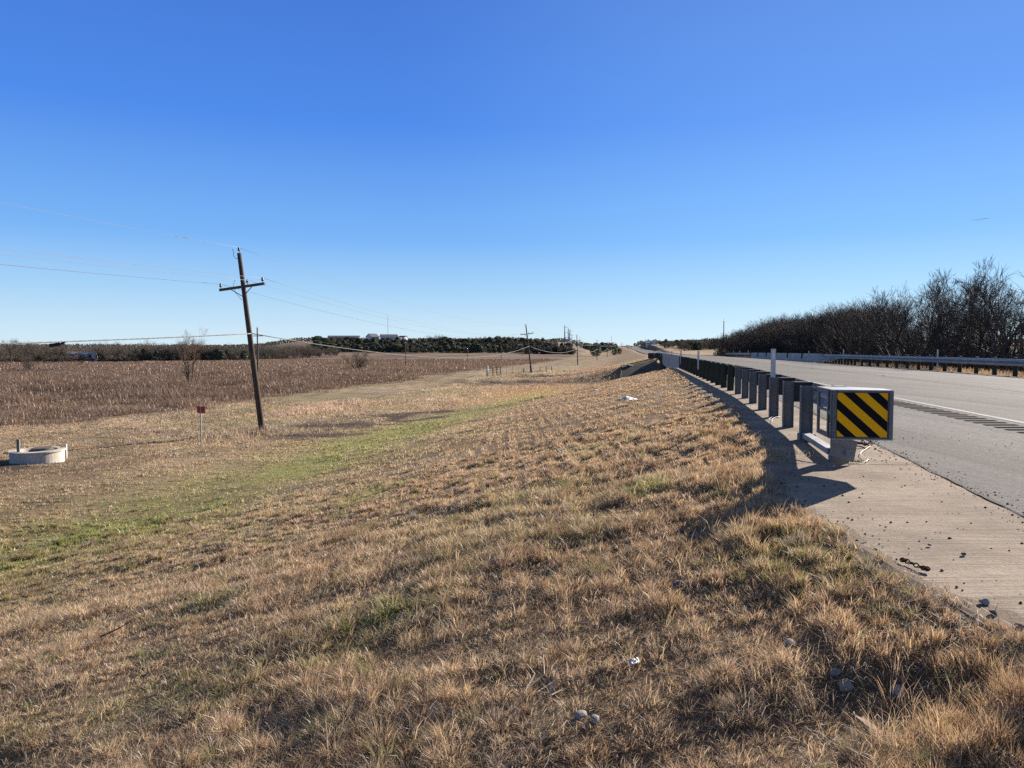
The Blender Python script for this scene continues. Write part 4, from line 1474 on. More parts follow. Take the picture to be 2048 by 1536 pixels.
def house(name, lab, cat, px, pb, D, w_, d_, h_, rise, rz, wall='wallwhite', roof='roofgrey', lift=0.0):
    p = P(px, pb, D); z = tz(p.x, p.y) + lift
    t = empty(name, (p.x, p.y, z), rz, lab, cat)
    hw, hd_ = w_ / 2, d_ / 2
    mb = MB()
    vs = [(-hw, -hd_, -3), (hw, -hd_, -2), (hw, hd_, -2), (-hw, hd_, -2), (-hw, -hd_, h_), (hw, -hd_, h_), (hw, hd_, h_), (-hw, hd_, h_), (-hw, 0, h_ + rise), (hw, 0, h_ + rise)]
    mb.add(vs, [(0, 1, 5, 4), (2, 3, 7, 6), (1, 2, 6, 9, 5), (3, 0, 4, 8, 7)])
    mb.build('wall', M[wall], t)
    mb = MB(); e = .4; ht = .14
    sl = rise / hd_
    for s in (-1, 1):
        vs = []
        for dz in (.02, .02 + ht):
            vs += [(-hw - e, s * (hd_ + e), h_ - sl * e + dz), (hw + e, s * (hd_ + e), h_ - sl * e + dz), (hw + e, 0, h_ + rise + dz), (-hw - e, 0, h_ + rise + dz)]
        mb.add(vs, [(0, 1, 2, 3), (4, 7, 6, 5), (0, 4, 5, 1), (0, 3, 7, 4), (1, 5, 6, 2)])
    mb.build('roof', M[roof], t)
    nwin = max(2, int(w_ / 3))
    for k in range(nwin):
        xk = -hw + (k + .5) * w_ / nwin
        if k == nwin // 2:
            mb = MB(); mb.box((xk, -hd_ - .03, 1.0), (1, 0, 0), (0, 1, 0), (0, 0, 1), .48, .03, 1.02); mb.build('door', M['wallbrown'], t)
            continue
        mb = MB(); mb.box((xk, -hd_ - .025, min(1.5, h_ * .55)), (1, 0, 0), (0, 1, 0), (0, 0, 1), .5, .025, .55)
        wv = mb.build('window', M['whitepaint'], t)
        mb = MB(); mb.box((xk, -hd_ - .055, min(1.5, h_ * .55)), (1, 0, 0), (0, 1, 0), (0, 0, 1), .42, .01, .47); mb.build('pane', M['glass'], wv)
    return t


house('barn', 'long low grey-roofed barn on the rise at the start of the cedar hill', 'barn', 688, 690, 640, 26, 9, 2.2, 1.5, R(4), 'wallbrown', 'roofgrey', 1.6)
house('house', 'white hilltop house with a dark hipped roof, before the radio mast', 'house', 745, 688, 640, 8, 8, 2.6, 2.6, R(50), lift=2.0)
house('house', 'larger white hilltop house just past the radio mast', 'house', 778, 688, 640, 14, 9, 3.0, 2.0, R(20), lift=1.7)
house('shed', 'small white shed peeping over the cedars beside the hilltop houses', 'shed', 806, 689, 650, 6, 5, 2.2, 1.2, R(-20), lift=1.9)
house('house', 'white two-storey gabled house among grey trees beyond the road', 'house', 1311, 693, 640, 3.6, 4.2, 2.6, 1.3, R(70), lift=.6)
house('shed', 'low white shed next to the two-storey house beyond the road', 'shed', 1298, 694.5, 640, 4.5, 3.5, 1.6, .6, R(0), 'wallwhite', 'roofpale', .3)
house('shed', 'long pale metal-roofed shed at the edge of the dark thicket beyond the road', 'shed', 1401, 690, 520, 6.5, 5, 2.2, .8, R(8), 'wallwhite', 'roofpale', .6)
house('house', 'low grey roof of a house on the far rise, half hidden by trees', 'house', 1378, 690, 600, 9, 7, 2.2, 1.4, R(10), 'wallbrown', 'roofgrey', .5)
house('mobile_home', 'long white mobile home seen through the trees across the field', 'mobile home', 166, 716, 262, 9.6, 3.6, 2.0, .7, R(6), 'wallwhite', 'roofpale', .9)

# ------------------------------------------------------------------ cars on the far road


def make_car(body_m, lab):
    t = empty('car', (0, 0, 0), 0, lab, 'car', 'cars on the far road')
    # length along local y, front at -y (towards the viewer)
    prof = [(-2.25, .45, .62), (-2.2, .42, .78), (-1.2, .40, .95), (-.55, .40, 1.0), (.15, .40, 1.42), (1.1, .40, 1.46), (1.75, .42, 1.05), (2.2, .45, .98), (2.25, .5, .7)]
    mb = MB(); v = []; f = []
    for y, zl, zt in prof:
        hw = .88 if -1.9 < y < 1.9 else .78
        tw = hw * (.74 if zt > 1.2 else .93)
        v += [(-hw, y, zl), (-hw, y, min(zt, .85)), (-tw, y, zt), (tw, y, zt), (hw, y, min(zt, .85)), (hw, y, zl)]
    for i in range(len(prof) - 1):
        for k in range(5): f.append((i * 6 + k, i * 6 + k + 1, (i + 1) * 6 + k + 1, (i + 1) * 6 + k))
        f.append((i * 6 + 5, i * 6, (i + 1) * 6, (i + 1) * 6 + 5))
    f.append((5, 4, 3, 2, 1, 0)); nb = (len(prof) - 1) * 6; f.append(tuple(nb + k for k in range(6)))
    mb.add(v, f); mb.build('body', body_m, t, False)
    mb = MB(); mb.add([(-.72, -.60, 1.02), (.72, -.60, 1.02), (.60, .10, 1.40), (-.60, .10, 1.40)], [(0, 1, 2, 3)])
    mb.v = [(x, y - .03, z + .02) for x, y, z in mb.v]; mb.build('windscreen', M['glass'], t)
    for s in (-1, 1):
        mb = MB(); mb.add([(s * .86, -.35, .98), (s * .86, 1.5, .98), (s * .70, 1.0, 1.38), (s * .70, .15, 1.36)], [(0, 1, 2, 3)])
        mb.build('side_window', M['glass'], t)
        mb = MB(); mb.box((s * .62, -2.22, .70), (1, 0, 0), (0, 1, 0), (0, 0, 1), .16, .05, .07); mb.build('headlight', M['lamp'], t)
        for yw in (-1.4, 1.4):
            mb = MB(); mb.tube([(s * .70, yw, .32), (s * .90, yw, .32)], .32, 16); wh = mb.build('wheel', M['rubber'], t)
            mb = MB(); mb.tube([(s * .89, yw, .32), (s * .915, yw, .32)], .19, 12); mb.build('rim', M['galv'], wh)
    return t


M['carwhite'] = simple('white_car_paint', (.70, .70, .70), (.76, .76, .76), 1, .3, 0, .6)
M['cardark'] = simple('dark_car_paint', (.02, .022, .026), (.04, .042, .046), 1, .3, 0, .6)
car_pos = [(1313, 300, 'carwhite', 'white car with a dark windscreen coming down the road to the bridge'), (1262, 760, 'cardark', 'dark car far up the road, nearest of the three on the rise'),
           (1257, 830, 'cardark', 'second dark car far up the road on the rise'), (1253, 890, 'cardark', 'third and farthest dark car on the road crest')]
for px, D, m, lab in car_pos:
    o_ = 5.1
    if D > 500: o_ = float(oof(np.array((px - 1024) / F * D), np.array(float(D)))); o_ = min(max(o_, 4.9), 9.0)
    c_ = make_car(M[m], lab); c_.location = W(o_, D, cz(o_) + .01)
    c_.rotation_euler = (0, 0, -math.atan(float(slope(D))))

#@@PART3
# ------------------------------------------------------------------ things in the verge
# concrete manhole ring
p = hit(75, 921)
rg = empty('manhole_ring', (p.x, p.y, p.z), R(20), 'large low pale concrete manhole ring sitting in the mown grass', 'manhole ring')
rg.scale = (.80, .80, .72)
mb = MB(); mb.lathe((0, 0, 0), [(1.04, -.3), (1.04, .47), (1.10, .48), (1.10, .535), (.80, .545), (.78, .535), (.78, .20), (.30, .2), (.001, .2)], 48); mb.build('ring_wall', M['ring'], rg)
mb = MB(); mb.lathe((.18, .1, .0), [(.52, .2), (.52, .5), (.40, .53), (.40, .62), (.001, .62)], 28); mb.build('manhole_cover', M['rockdark'], rg)
for a in (.3, 2.2, 4.1):
    mb = MB(); mb.tube([(1.0 * math.cos(a), 1.0 * math.sin(a), .53), (.95 * math.cos(a), .95 * math.sin(a), .62), (.85 * math.cos(a), .85 * math.sin(a), .53)], .018, 6); mb.build('lifting_loop', M['rust'], rg)
sp_ = hit(41, 926)
mb = MB(); mb.box((0, 0, .34), (1, 0, 0), (0, 1, 0), (0, 0, 1), .045, .03, .50)
mb.box((0, -.032, .34), (1, 0, 0), (0, 1, 0), (0, 0, 1), .012, .004, .49)
o = mb.build('stake', M['steelpost']); o.location = sp_ + Vector((0, -.10, 0)); o.rotation_euler = (0, R(1), .1); tag(o, 'dark square stake standing in front of the concrete manhole ring', 'stake')
mb = MB(); mb.abox(-.03, .03, -.03, .03, -.2, .53); mb.abox(-.04, .04, -.04, .04, .53, .55)
pv = hit(131, 917); o = mb.build('pipe_stub', M['white']); o.location = pv + Vector((.03, .0, 0)); tag(o, 'thin white upright pipe touching the side of the manhole ring', 'pipe')
# red marker sign
p = hit(403, 889)
ms = empty('marker_sign', p, R(-12), 'small red rectangular plate on a white post in the grass near the leaning pole', 'marker sign')
Hs = (889 - 809) / F * p.y
mb = MB(); mb.abox(-.022, .022, -.008, .008, -.2, Hs); mb.abox(-.022, -.016, -.02, -.008, -.2, Hs); mb.abox(.016, .022, -.02, -.008, -.2, Hs); mb.build('post', M['fadedsteel'], ms)
mb = MB(); mb.abox(-.19, .19, .014, .020, Hs - .34, Hs - .06); mb.build('sign_plate', M['red'], ms)

# pipe gates: brace assemblies with a wire panel


def pipe_gate(px0, px1, D0, D1, pb, pt, lab, cap=True):
    a = P(px0, pb, D0); b_ = P(px1, pb, D1); a.z = tz(a.x, a.y); b_.z = tz(b_.x, b_.y)
    h_ = P(px0, pt, D0).z - P(px0, pb, D0).z
    d = (b_ - a); L = Vector((d.x, d.y, 0)).length; rz = math.atan2(d.y, d.x)
    t = empty('pipe_fence', a, rz, lab, 'pipe fence', 'pipe fence braces around the field gateway')
    dz = (b_.z - a.z)
    xs_ = [0, L * .42, L * .72, L] if cap else [0, L * .3, L * .62, L]
    for k, x in enumerate(xs_):
        big = cap and k == 0
        r = .16 if big else .07
        hh = h_ * (1.15 if big else .98)
        zz = dz * x / L
        mb = MB(); mb.tube([(x, 0, zz - .3), (x, 0, zz + hh)], r, 12)
        if big: mb.lathe((x, 0, zz + hh), [(r, 0), (r * .9, .08), (r * .5, .14), (.001, .16)], 12)
        mb.build('post', M['white' if big else 'rust'], t, True)
    for f_ in (.30, .62, .92):
        mb = MB(); mb.tube([(0, 0, h_ * f_), (L, 0, dz + h_ * f_)], .03, 6); mb.build('rail', M['rust'], t)
    return t


pipe_gate(974.5, 1001, 118, 120, 744, 728, 'pipe brace with a white-capped fat post, open end of the field gateway')
pipe_gate(1061, 1103, 131, 150, 742, 731, 'pipe brace behind the second leaning pole, far end of the gateway', True)
a = P(1001, 744, 120); b_ = P(1058, 744, 131)
ft = empty('wire_fence', (0, 0, 0), 0, 'low strand fence panel strung between the two pipe braces', 'fence')
a.z = tz(a.x, a.y); b_.z = tz(b_.x, b_.y)
for k in range(5):
    z = .25 + .24 * k
    mb = MB(); mb.tube([a + Vector((0, 0, z)), (a + b_) / 2 + Vector((0, 0, z - .05)), b_ + Vector((0, 0, z))], .012, 4); mb.build('strand', M['rust'], ft)
for k in range(1, 5):
    q_ = a.lerp(b_, k / 5); mb = MB(); mb.tube([q_ - Vector((0, 0, .2)), q_ + Vector((0, 0, 1.25 if k != 4 else .75))], .022 if k != 4 else .08, 6); mb.build('stake', M['rust'], ft)

# ------------------------------------------------------------------ litter and stones


def rockmesh(name, seed, r, sx=1, sy=1, sz=.7, m='rock', lvl=2):
    import bmesh
    bm = bmesh.new(); bmesh.ops.create_icosphere(bm, subdivisions=lvl, radius=1)
    g2 = random.Random(seed); off = [Vector((g2.gauss(0, 1), g2.gauss(0, 1), g2.gauss(0, 1))).normalized() for _ in range(9)]
    lim = [g2.uniform(.55, .9) for _ in off]
    for v in bm.verts:
        c_ = v.co.copy()
        for n_, l_ in zip(off, lim):
            dd = c_.dot(n_)
            if dd > l_: c_ -= n_ * (dd - l_)
        c_ *= 1 + g2.uniform(-.04, .04)
        v.co = Vector((c_.x * r * sx, c_.y * r * sy, c_.z * r * sz))
    me = bpy.data.meshes.new(name); bm.to_mesh(me); bm.free()
    return link(name, me, M[m])


stones = [
    (1968.6, 1207, .045, 'rock', 'strip', 'pale chunky stone on the concrete strip, largest one lying by the asphalt'),
    (1986, 1228, .042, 'rockdark', 'strip', 'dark round stone on the concrete strip just below the pale chunky one'),
    (2039, 1254, .032, 'rockdark', 'strip', 'dark stone on the concrete strip at the picture edge'),
    (1859, 1091, .024, 'rock', 'strip', 'small pale stone alone in the middle of the concrete strip'),
    (1927, 1109, .030, 'rockdark', 'strip', 'dark flat stone on the concrete strip, upslope of the pale chunky one'),
    (1355, 1171, .075, 'rockdark', 'grass', 'grey cobble half sunk in the brown grass of the slope'),
    (1690, 1376, .070, 'rock', 'grass', 'pale round cobble in the dark hollow beside the grass berm'),
    (1800, 1388, .066, 'rock', 'grass', 'second pale cobble in the dark hollow, under the overhanging grass'),
    (1580, 1289, .055, 'rock', 'grass', 'pale cobble in the shade at the upper end of the berm'),
    (1672, 1348, .05, 'rock', 'grass', 'greyish cobble just above the round one in the dark hollow'),
    (870, 1425, .10, 'rock', 'grass', 'flat weathered pale rock in the trampled grass at the bottom'),
    (905, 1432, .05, 'rock', 'grass', 'small white stone beside the flat weathered rock'),
    (1160, 1435, .06, 'rock', 'grass', 'light stone among bare twigs at the bottom'),
    (1190, 1442, .05, 'rock', 'grass', 'flat white stone next to the light stone among twigs'),
    (745, 764, .16, 'rock', 'grass', 'pale lump of stone in the mown valley')]
for i, (px, py, r, m, where, lab) in enumerate(stones):
    p = on_strip(px, py) if where == 'strip' else hit(px, py)
    r *= .52
    o = rockmesh('stone', 100 + i, r, 1.25, .95, .75, m); o.location = p + Vector((0, 0, r * (.35 if where == 'strip' else .25))); o.rotation_euler = (0, 0, i * 1.1)
    tag(o, lab, 'stone', 'loose stones')


def crumple(name, p, sx, sy, h_, seed, lab, cat, m='whitepaint', rz=0.0):
    g2 = np.random.default_rng(seed); n_ = 15
    u_, v_ = np.meshgrid(np.linspace(-1, 1, n_), np.linspace(-1, 1, n_))
    edge = 1 - .35 * fbm(u_ * 2 + seed, v_ * 2, seed)
    x = u_ * sx * edge; y = v_ * sy * edge * (.6 + .6 * fbm(u_ * 1.5, v_ * 0 + seed, seed))
    z = h_ * fbm(u_ * 3 + 3, v_ * 3 + seed, seed, 4) * (1.2 - .7 * np.maximum(abs(u_), abs(v_))) + .01
    y = y + .25 * sy * np.sin(u_ * 2.2)
    ids = np.arange(n_ * n_).reshape(n_, n_); q = np.stack([ids[:-1, :-1], ids[:-1, 1:], ids[1:, 1:], ids[1:, :-1]], -1).reshape(-1)
    me = np_mesh(name, np.stack([x, y, z], -1).reshape(-1, 3), q, np.arange(0, len(q), 4), None)
    o = link(name, me, M[m]); md = o.modifiers.new('Solidify', 'SOLIDIFY'); md.thickness = .004
    o.location = p; o.rotation_euler = (0, 0, rz); tag(o, lab, cat); return o


p = hit(1257, 810); crumple('plastic_bag', p + Vector((0, 0, .10)), .42, .20, .22, 4, 'crumpled white plastic bag lying on the brown grass slope', 'litter', 'white', R(18))
p = hit(1254, 735); crumple('plastic_sheet', p + Vector((0, 0, .15)), .9, .4, .4, 9, 'white scrap of plastic on the far green bank above the riprap', 'litter', 'white')
p = hit(534, 791); crumple('paper_scrap', p + Vector((0, 0, .05)), .22, .15, .15, 7, 'white scrap of paper in the mown grass behind the leaning pole', 'litter', 'white')
p = hit(1268, 1360); crumple('tissue', p + Vector((0, 0, .07)), .03, .035, .04, 12, 'small white tissue caught in the brown grass at the bottom', 'litter', 'white')
p = hit(1192, 786); crumple('foam_cup', p + Vector((0, 0, .08)), .12, .10, .14, 17, 'small white foam scrap at the toe of the slope', 'litter', 'white')
p = hit(1165, 747); crumple('paper_scrap', p + Vector((0, 0, .10)), .35, .25, .3, 19, 'white scrap lying in the creek bottom by the riprap', 'litter', 'white')
p = hit(1163, 878); crumple('paper_scrap', p + Vector((0, 0, .07)), .14, .04, .05, 27, 'thin white strip of paper on the grass slope', 'litter', 'white')
# oak leaf (fallen, brown)
p = hit(1740, 1490)
lf = MB(); ang = [(.0, .0), (.5, .12), (.42, .30), (.75, .40), (.55, .55), (.8, .78), (.45, .80), (.2, 1.0), (0, 1.08)]
pts = [(x * .06, y * .13 - .06) for x, y in ang] + [(-x * .06, y * .13 - .06) for x, y in ang[-2:0:-1]]
vs = [(x, y, .012 + 2.2 * x * x) for x, y in pts]; vs2 = [(x, y, z + .0015) for x, y, z in vs]; n_ = len(pts)
lf.add(vs + vs2, [tuple(range(n_))[::-1], tuple(range(n_, 2 * n_))] + [(i, (i + 1) % n_, n_ + (i + 1) % n_, n_ + i) for i in range(n_)])
o = lf.build('fallen_leaf', simple('leaf_brown', (.10, .045, .022), (.16, .07, .035), 30, .8)); o.location = p + Vector((0, 0, .06)); o.rotation_euler = (.5, .1, 1.2); o.scale = (.85, .85, .85)
tag(o, 'lobed brown fallen oak leaf resting in the grass at the bottom', 'leaf')
# chain on the strip
p0 = on_strip(1802, 1123); p1 = on_strip(1861, 1145)
mb = MB(); N_ = 9
for k in range(N_):
    c_ = p0.lerp(p1, (k + .5) / N_) + Vector((0, .02 * math.sin(k * .9), .012)); d_ = (p1 - p0).normalized(); s_ = Vector((-d_.y, d_.x, 0)) if k % 2 else Vector((-d_.y * .5, d_.x * .5, .8))
    L_ = (p1 - p0).length / N_ * .72
    mb.tube([c_ + d_ * L_ * math.cos(t) + s_ * .012 * math.sin(t) for t in np.linspace(0, 2 * math.pi, 11)], .0042, 5, False)
tag(mb.build('chain', M['rust']), 'short rusty chain lying on the concrete strip at the grass edge', 'chain')


def curve(pxs, name, rad, m, lab, cat, lift=.012):
    pts = [on_strip(*q) + Vector((0, 0, lift)) for q in pxs]
    sm = []
    for i in range(len(pts) - 1):
        a_, b2, c2, d2 = pts[max(i - 1, 0)], pts[i], pts[i + 1], pts[min(i + 2, len(pts) - 1)]
        for t in np.linspace(0, 1, 6)[:-1]:
            sm.append(.5 * ((2 * b2) + (-a_ + c2) * t + (2 * a_ - 5 * b2 + 4 * c2 - d2) * t * t + (-a_ + 3 * b2 - 3 * c2 + d2) * t ** 3))
    sm.append(pts[-1])
    mb = MB(); mb.tube(sm, rad, 6); o = mb.build(name, M[m], None, True); return tag(o, lab, cat)


curve([(1741, 894), (1732, 900), (1722, 907), (1722, 912), (1730, 918), (1736, 921), (1732, 925), (1723, 927)], 'wire_scrap', .0035, 'whitepaint', 'looped white wire on the concrete beside the striped panel post', 'wire', .014)
curve([(1543, 846), (1536, 841), (1545, 835), (1553, 832)], 'wire_scrap', .003, 'whitepaint', 'thin white wire hoop on the concrete between the steel posts, by the delineator', 'wire', .014)
curve([(1560, 834), (1546, 838), (1545, 846), (1556, 853)], 'wire_scrap', .003, 'whitepaint', 'thin white wire loop at the foot of the third steel post', 'wire', .014)
curve([(1479, 943), (1497, 936), (1508, 930), (1518, 927)], 'wire_scrap', .005, 'armwood', 'dull bent stick of wire at the corner of the concrete slab', 'wire', .02)
# dark twig on the joint
p = on_strip(1735, 893)
g2 = random.Random(8); mb = MB()
for k in range(16):
    a = g2.uniform(0, 6.28); q = p + Vector((g2.uniform(-.05, .05), g2.uniform(-.03, .03), .01))
    mb.tube([q, q + Vector((math.cos(a) * .06, math.sin(a) * .06, g2.uniform(.03, .08))), q + Vector((math.cos(a) * .10, math.sin(a) * .10, g2.uniform(.03, .13)))], [.004, .003, .0015], 4)
mb.tube([on_strip(1711, 888) + Vector((0, 0, .015)), on_strip(1725, 890) + Vector((0, 0, .02)), p + Vector((0, 0, .02))], [.02, .016, .006], 6)
tag(mb.build('dead_twig', M['bark']), 'dark dead twig with a spray of fine stems on the pavement joint', 'twig')
# branch lying in the grass
p = hit(225, 1285); mb = MB()
mb.tube([p + Vector((-.10, 0, .05)), p + Vector((.0, .03, .09)), p + Vector((.12, .08, .15))], [.008, .006, .003], 5); mb.tube([p + Vector((0, .03, .09)), p + Vector((-.02, .1, .17))], [.005, .002], 4)
tag(mb.build('stick', M['bark']), 'short dark forked stick lying in the grass slope', 'stick')
for px, py, s_ in ((1080, 1400, 1), (940, 1150, 2)):
    p = hit(px, py); mb = MB(); g2 = random.Random(s_)
    for k in range(5):
        q = p + Vector((g2.uniform(-.08, .08), g2.uniform(-.08, .08), .03)); a = g2.uniform(-.6, 1.2)
        mb.tube([q, q + Vector((math.cos(a) * .12, math.sin(a) * .12, g2.uniform(.0, .12))), q + Vector((math.cos(a + .4) * .22, math.sin(a + .4) * .22, g2.uniform(.02, .14)))], [.004, .003, .0015], 4)
    tag(mb.build('dry_stem', simple('pale_stem', (.45, .38, .30), (.6, .52, .42), 20, .8)), ('pale dead stems tangled by the stones at the bottom', 'pale dead stems lying in the middle of the slope')[s_ - 1], 'stem', 'pale dead stems')

# gravel: dark chips scattered over the strip and shoulder
g_ = np.random.default_rng(5)
n0 = 2100
yy_ = np.concatenate([g_.uniform(2.0, 11, n0), g_.uniform(9, 20, 900)])
e_a = edge_a(yy_); e_l = edge_l(yy_)
u_ = g_.random(len(yy_))
o_ = np.where(u_ < .55, e_a + g_.normal(0, .13, len(yy_)), np.where(u_ < .68, e_l + .05 + np.abs(g_.normal(0, .14, len(yy_))), np.where(u_ < .84, e_l + (e_a - e_l) * g_.random(len(yy_)), e_a + 2.8 * g_.random(len(yy_)) ** 1.5)))
keep = (o_ > e_l + .05) & (fbm(o_ * 1.3, yy_ * 1.3, 91, 3) + g_.random(len(yy_)) * .5 > .62)
o_, yy_ = o_[keep], yy_[keep]; N_ = len(o_)
s_sl = slope(yy_); cc_ = 1 / np.sqrt(1 + s_sl ** 2)
px_ = X0(yy_) + o_ * cc_; py_ = yy_ - o_ * s_sl * cc_
size = np.exp(g_.normal(math.log(.0046), .5, N_)); size = np.clip(size, .002, .011)
pz_ = roadz(yy_) + np.where(o_ > edge_a(yy_), crown(o_) + .004, 0) + size * .35
oct_ = np.array([(1, 0, 0), (-1, 0, 0), (0, 1, 0), (0, -1, 0), (0, 0, .75), (0, 0, -.75)])
tri = np.array([(0, 2, 4), (2, 1, 4), (1, 3, 4), (3, 0, 4), (2, 0, 5), (1, 2, 5), (3, 1, 5), (0, 3, 5)])
a = g_.random(N_) * 6.28
jit = 1 + g_.uniform(-.35, .35, (N_, 6, 1))
base = oct_[None] * jit
x_ = base[..., 0] * np.cos(a)[:, None] - base[..., 1] * np.sin(a)[:, None]; y_ = base[..., 0] * np.sin(a)[:, None] + base[..., 1] * np.cos(a)[:, None]
v = np.stack([px_[:, None] + x_ * size[:, None] * 1.2, py_[:, None] + y_ * size[:, None], pz_[:, None] + base[..., 2] * size[:, None]], -1)
loops = (np.arange(N_)[:, None, None] * 6 + tri[None]).reshape(-1)
me = np_mesh('gravel', v.reshape(-1, 3), loops, np.arange(0, len(loops), 3), None)
tag(link('gravel', me, M['gravel']), 'scattered dark gravel chips on the concrete strip and shoulder', 'gravel', None, 'stuff')

# contrail
p = P(1945, 441, 4000); q = P(1981, 435.5, 4000)
mb = MB(); mb.tube([p, p.lerp(q, .3), p.lerp(q, .8), q], [.8, 1.5, 1.8, .5], 8)
t_ = NT('ice_vapour'); tb_ = t_.n('ShaderNodeBsdfTranslucent'); tb_.inputs['Color'].default_value = (.42, .44, .48, 1); M['vapour'] = t_.done(tb_.outputs[0])
tag(mb.build('contrail', M['vapour']), 'short thin white contrail high above the bare trees', 'contrail')


# ------------------------------------------------------------------ grass


def blades(name, x, y, L, Wd, colr, lean, seed, m='blade', bias=(-.25, .0), bend=.6, azm=None):
    g_ = np.random.default_rng(seed); n = len(x)
    z = terrain(x, y) - .01
    az = g_.uniform(0, 2 * math.pi, n)
    if azm is not None: az = np.where(g_.random(n) < .75, azm + g_.normal(0, .6, n), az)
    ld = np.stack([np.cos(az) * lean + bias[0] * lean, np.sin(az) * lean + bias[1] * lean], -1)
    wa = g_.uniform(0, math.pi, n) * .9
    wx = np.cos(wa) * Wd * .5; wy = np.sin(wa) * Wd * .35
    base = np.stack([x, y, z], -1)
    def off(f, g2):
        return np.stack([ld[:, 0] * L * g2, ld[:, 1] * L * g2, L * f], -1)
    sq = np.sqrt(np.clip(1 - np.clip((ld ** 2).sum(1), 0, .9), .1, 1))
    midp = base + off(.55, .35) * np.stack([np.ones(n), np.ones(n), sq], -1)
    tip = base + off(1.0, 1.0) * np.stack([np.ones(n), np.ones(n), sq * (1 - bend * .25)], -1)
    w3 = np.stack([wx, wy, np.zeros(n)], -1)
    v = np.stack([base - w3, base + w3, midp - w3 * .8, midp + w3 * .8, tip], 1)
    i5 = np.arange(n)[:, None] * 5
    lo = np.concatenate([i5 + np.array([0, 1, 3, 2]), i5 + np.array([2, 3, 4])], 1).reshape(-1)
    st = (np.arange(n)[:, None] * 7 + np.array([0, 4])).reshape(-1)
    me = np_mesh(name, v.reshape(-1, 3), lo, st, None)
    point_col(me, 'col', np.repeat(colr, 5, 0))
    return link(name, me, M[m])


def sward(n, Dlo, Dhi, blo, bhi, seed, uni=.6, Dmid=20):
    g_ = np.random.default_rng(seed)
    D = np.where(g_.random(n) < uni, g_.uniform(Dlo, Dhi, n), g_.uniform(Dlo, Dmid, n))
    b = g_.uniform(blo, bhi, n)
    return b * D + g_.normal(0, .02, n), D, g_


n = 2100000
x, y, g_ = sward(n, 1.7, 62, -.90, .80, 1, .5, 16)
c, g, h, dens, dk, fld, o = region(x, y)
el = edge_l(y)
edge_n = (fbm(x * 2.3, y * 2.3, 81, 3) - .5) * .35 + (vn(x * 9, y * 9, 83) - .5) * .12
inside = (o < el + .05 + edge_n * .9) & (fld < .5)
# thin dry grass spilling over the slab edge and round the first posts
tuft = np.exp(-(((x - 3.15) / .32) ** 2 + ((y - 8.6) / .28) ** 2))
tuft2 = np.exp(-(((x - P(1705, 925, 7.7).x) / .06) ** 2 + ((y - 7.72) / .05) ** 2))
inside |= (g_.random(n) < tuft * .25 * (o < flare(8) + .05)) & (o < .1)
near_o = np.exp(-((o - (el - .38)) / .42) ** 2) * (1 - sst(9, 16, y)) * (.35 + .9 * sst(.3, .6, fbm(x * 1.1, y * 1.1, 97, 3)))     # lush berm along the slab
hol = hit(1720, 1372)
h2 = hit(1590, 1280)
hollow = np.exp(-(((x - hol.x) / .40) ** 2 + ((y - hol.y + .14) / .32) ** 2)) + .9 * np.exp(-(((x - h2.x) / .15) ** 2 + ((y - h2.y + .08) / .18) ** 2))
bare = np.exp(-(((x - hit(1150, 1430).x) / .45) ** 2 + ((y - hit(1150, 1430).y) / .16) ** 2)) * .75
clump = fbm(x * 1.9, y * 1.9, 93, 3)
cl2 = fbm(x * 4.5, y * 4.5, 95, 2)
pr = (.46 + .9 * sst(.32, .62, clump) * (.5 + .5 * sst(.3, .6, cl2))) * dens
pr = np.maximum(np.maximum(pr, near_o * .95), .95 * np.exp(-((o - el) / .16) ** 2)) * (1 - np.clip(hollow * 1.2, 0, .96)) * (1 - np.clip(bare, 0, .8))
keep = inside & (g_.random(n) < pr)
x, y, o, c, g, h, dk, clump, cl2, near_o, el = [q[keep] for q in (x, y, o, c, g, h, dk, clump, cl2, near_o, el)]
n = len(x); D = y
g_ = np.random.default_rng(2)


def tufts(x, y, cs, seed):
    ix = np.floor(x / cs).astype(np.int64); iy = np.floor(y / cs).astype(np.int64)
    cx = (ix + .2 + .6 * _h(ix, iy, seed)) * cs; cy = (iy + .2 + .6 * _h(ix, iy, seed + 1)) * cs
    return cx, cy, _h(ix, iy, seed + 2), _h(ix, iy, seed + 3)


ta = tufts(x, y, .13, 301); tb = tufts(x + 7.3, y + 3.1, .31, 311)
sel = (y < 9) & (g_.random(n) < .62)
cx = np.where(sel, ta[0], tb[0] - 7.3); cy = np.where(sel, ta[1], tb[1] - 3.1); th = np.where(sel, ta[2], tb[2]); tk = np.where(sel, ta[3], tb[3])
pull = np.where(g_.random(n) < .72, .55, 0.0)
x = x + (cx - x) * pull; y = y + (cy - y) * pull
tdir = np.arctan2(y - cy, x - cx)
L = (.040 + .070 * h * sst(.3, .7, clump) + .035 * g_.random(n) + .045 * near_o * sst(.3, .65, cl2)) * (.75 + .5 * g_.random(n))
toe = sst(-13.5, -16, o)
L *= 1 - .25 * sst(10, 25, y) * (1 - toe)
L = L * np.where(pull > 0, .60 + .65 * th, .75) * (1 - .12 * (1 - sst(4, 8, y)))
tall = g_.random(n) < .03
L = np.where(tall, L * 1.7, L)
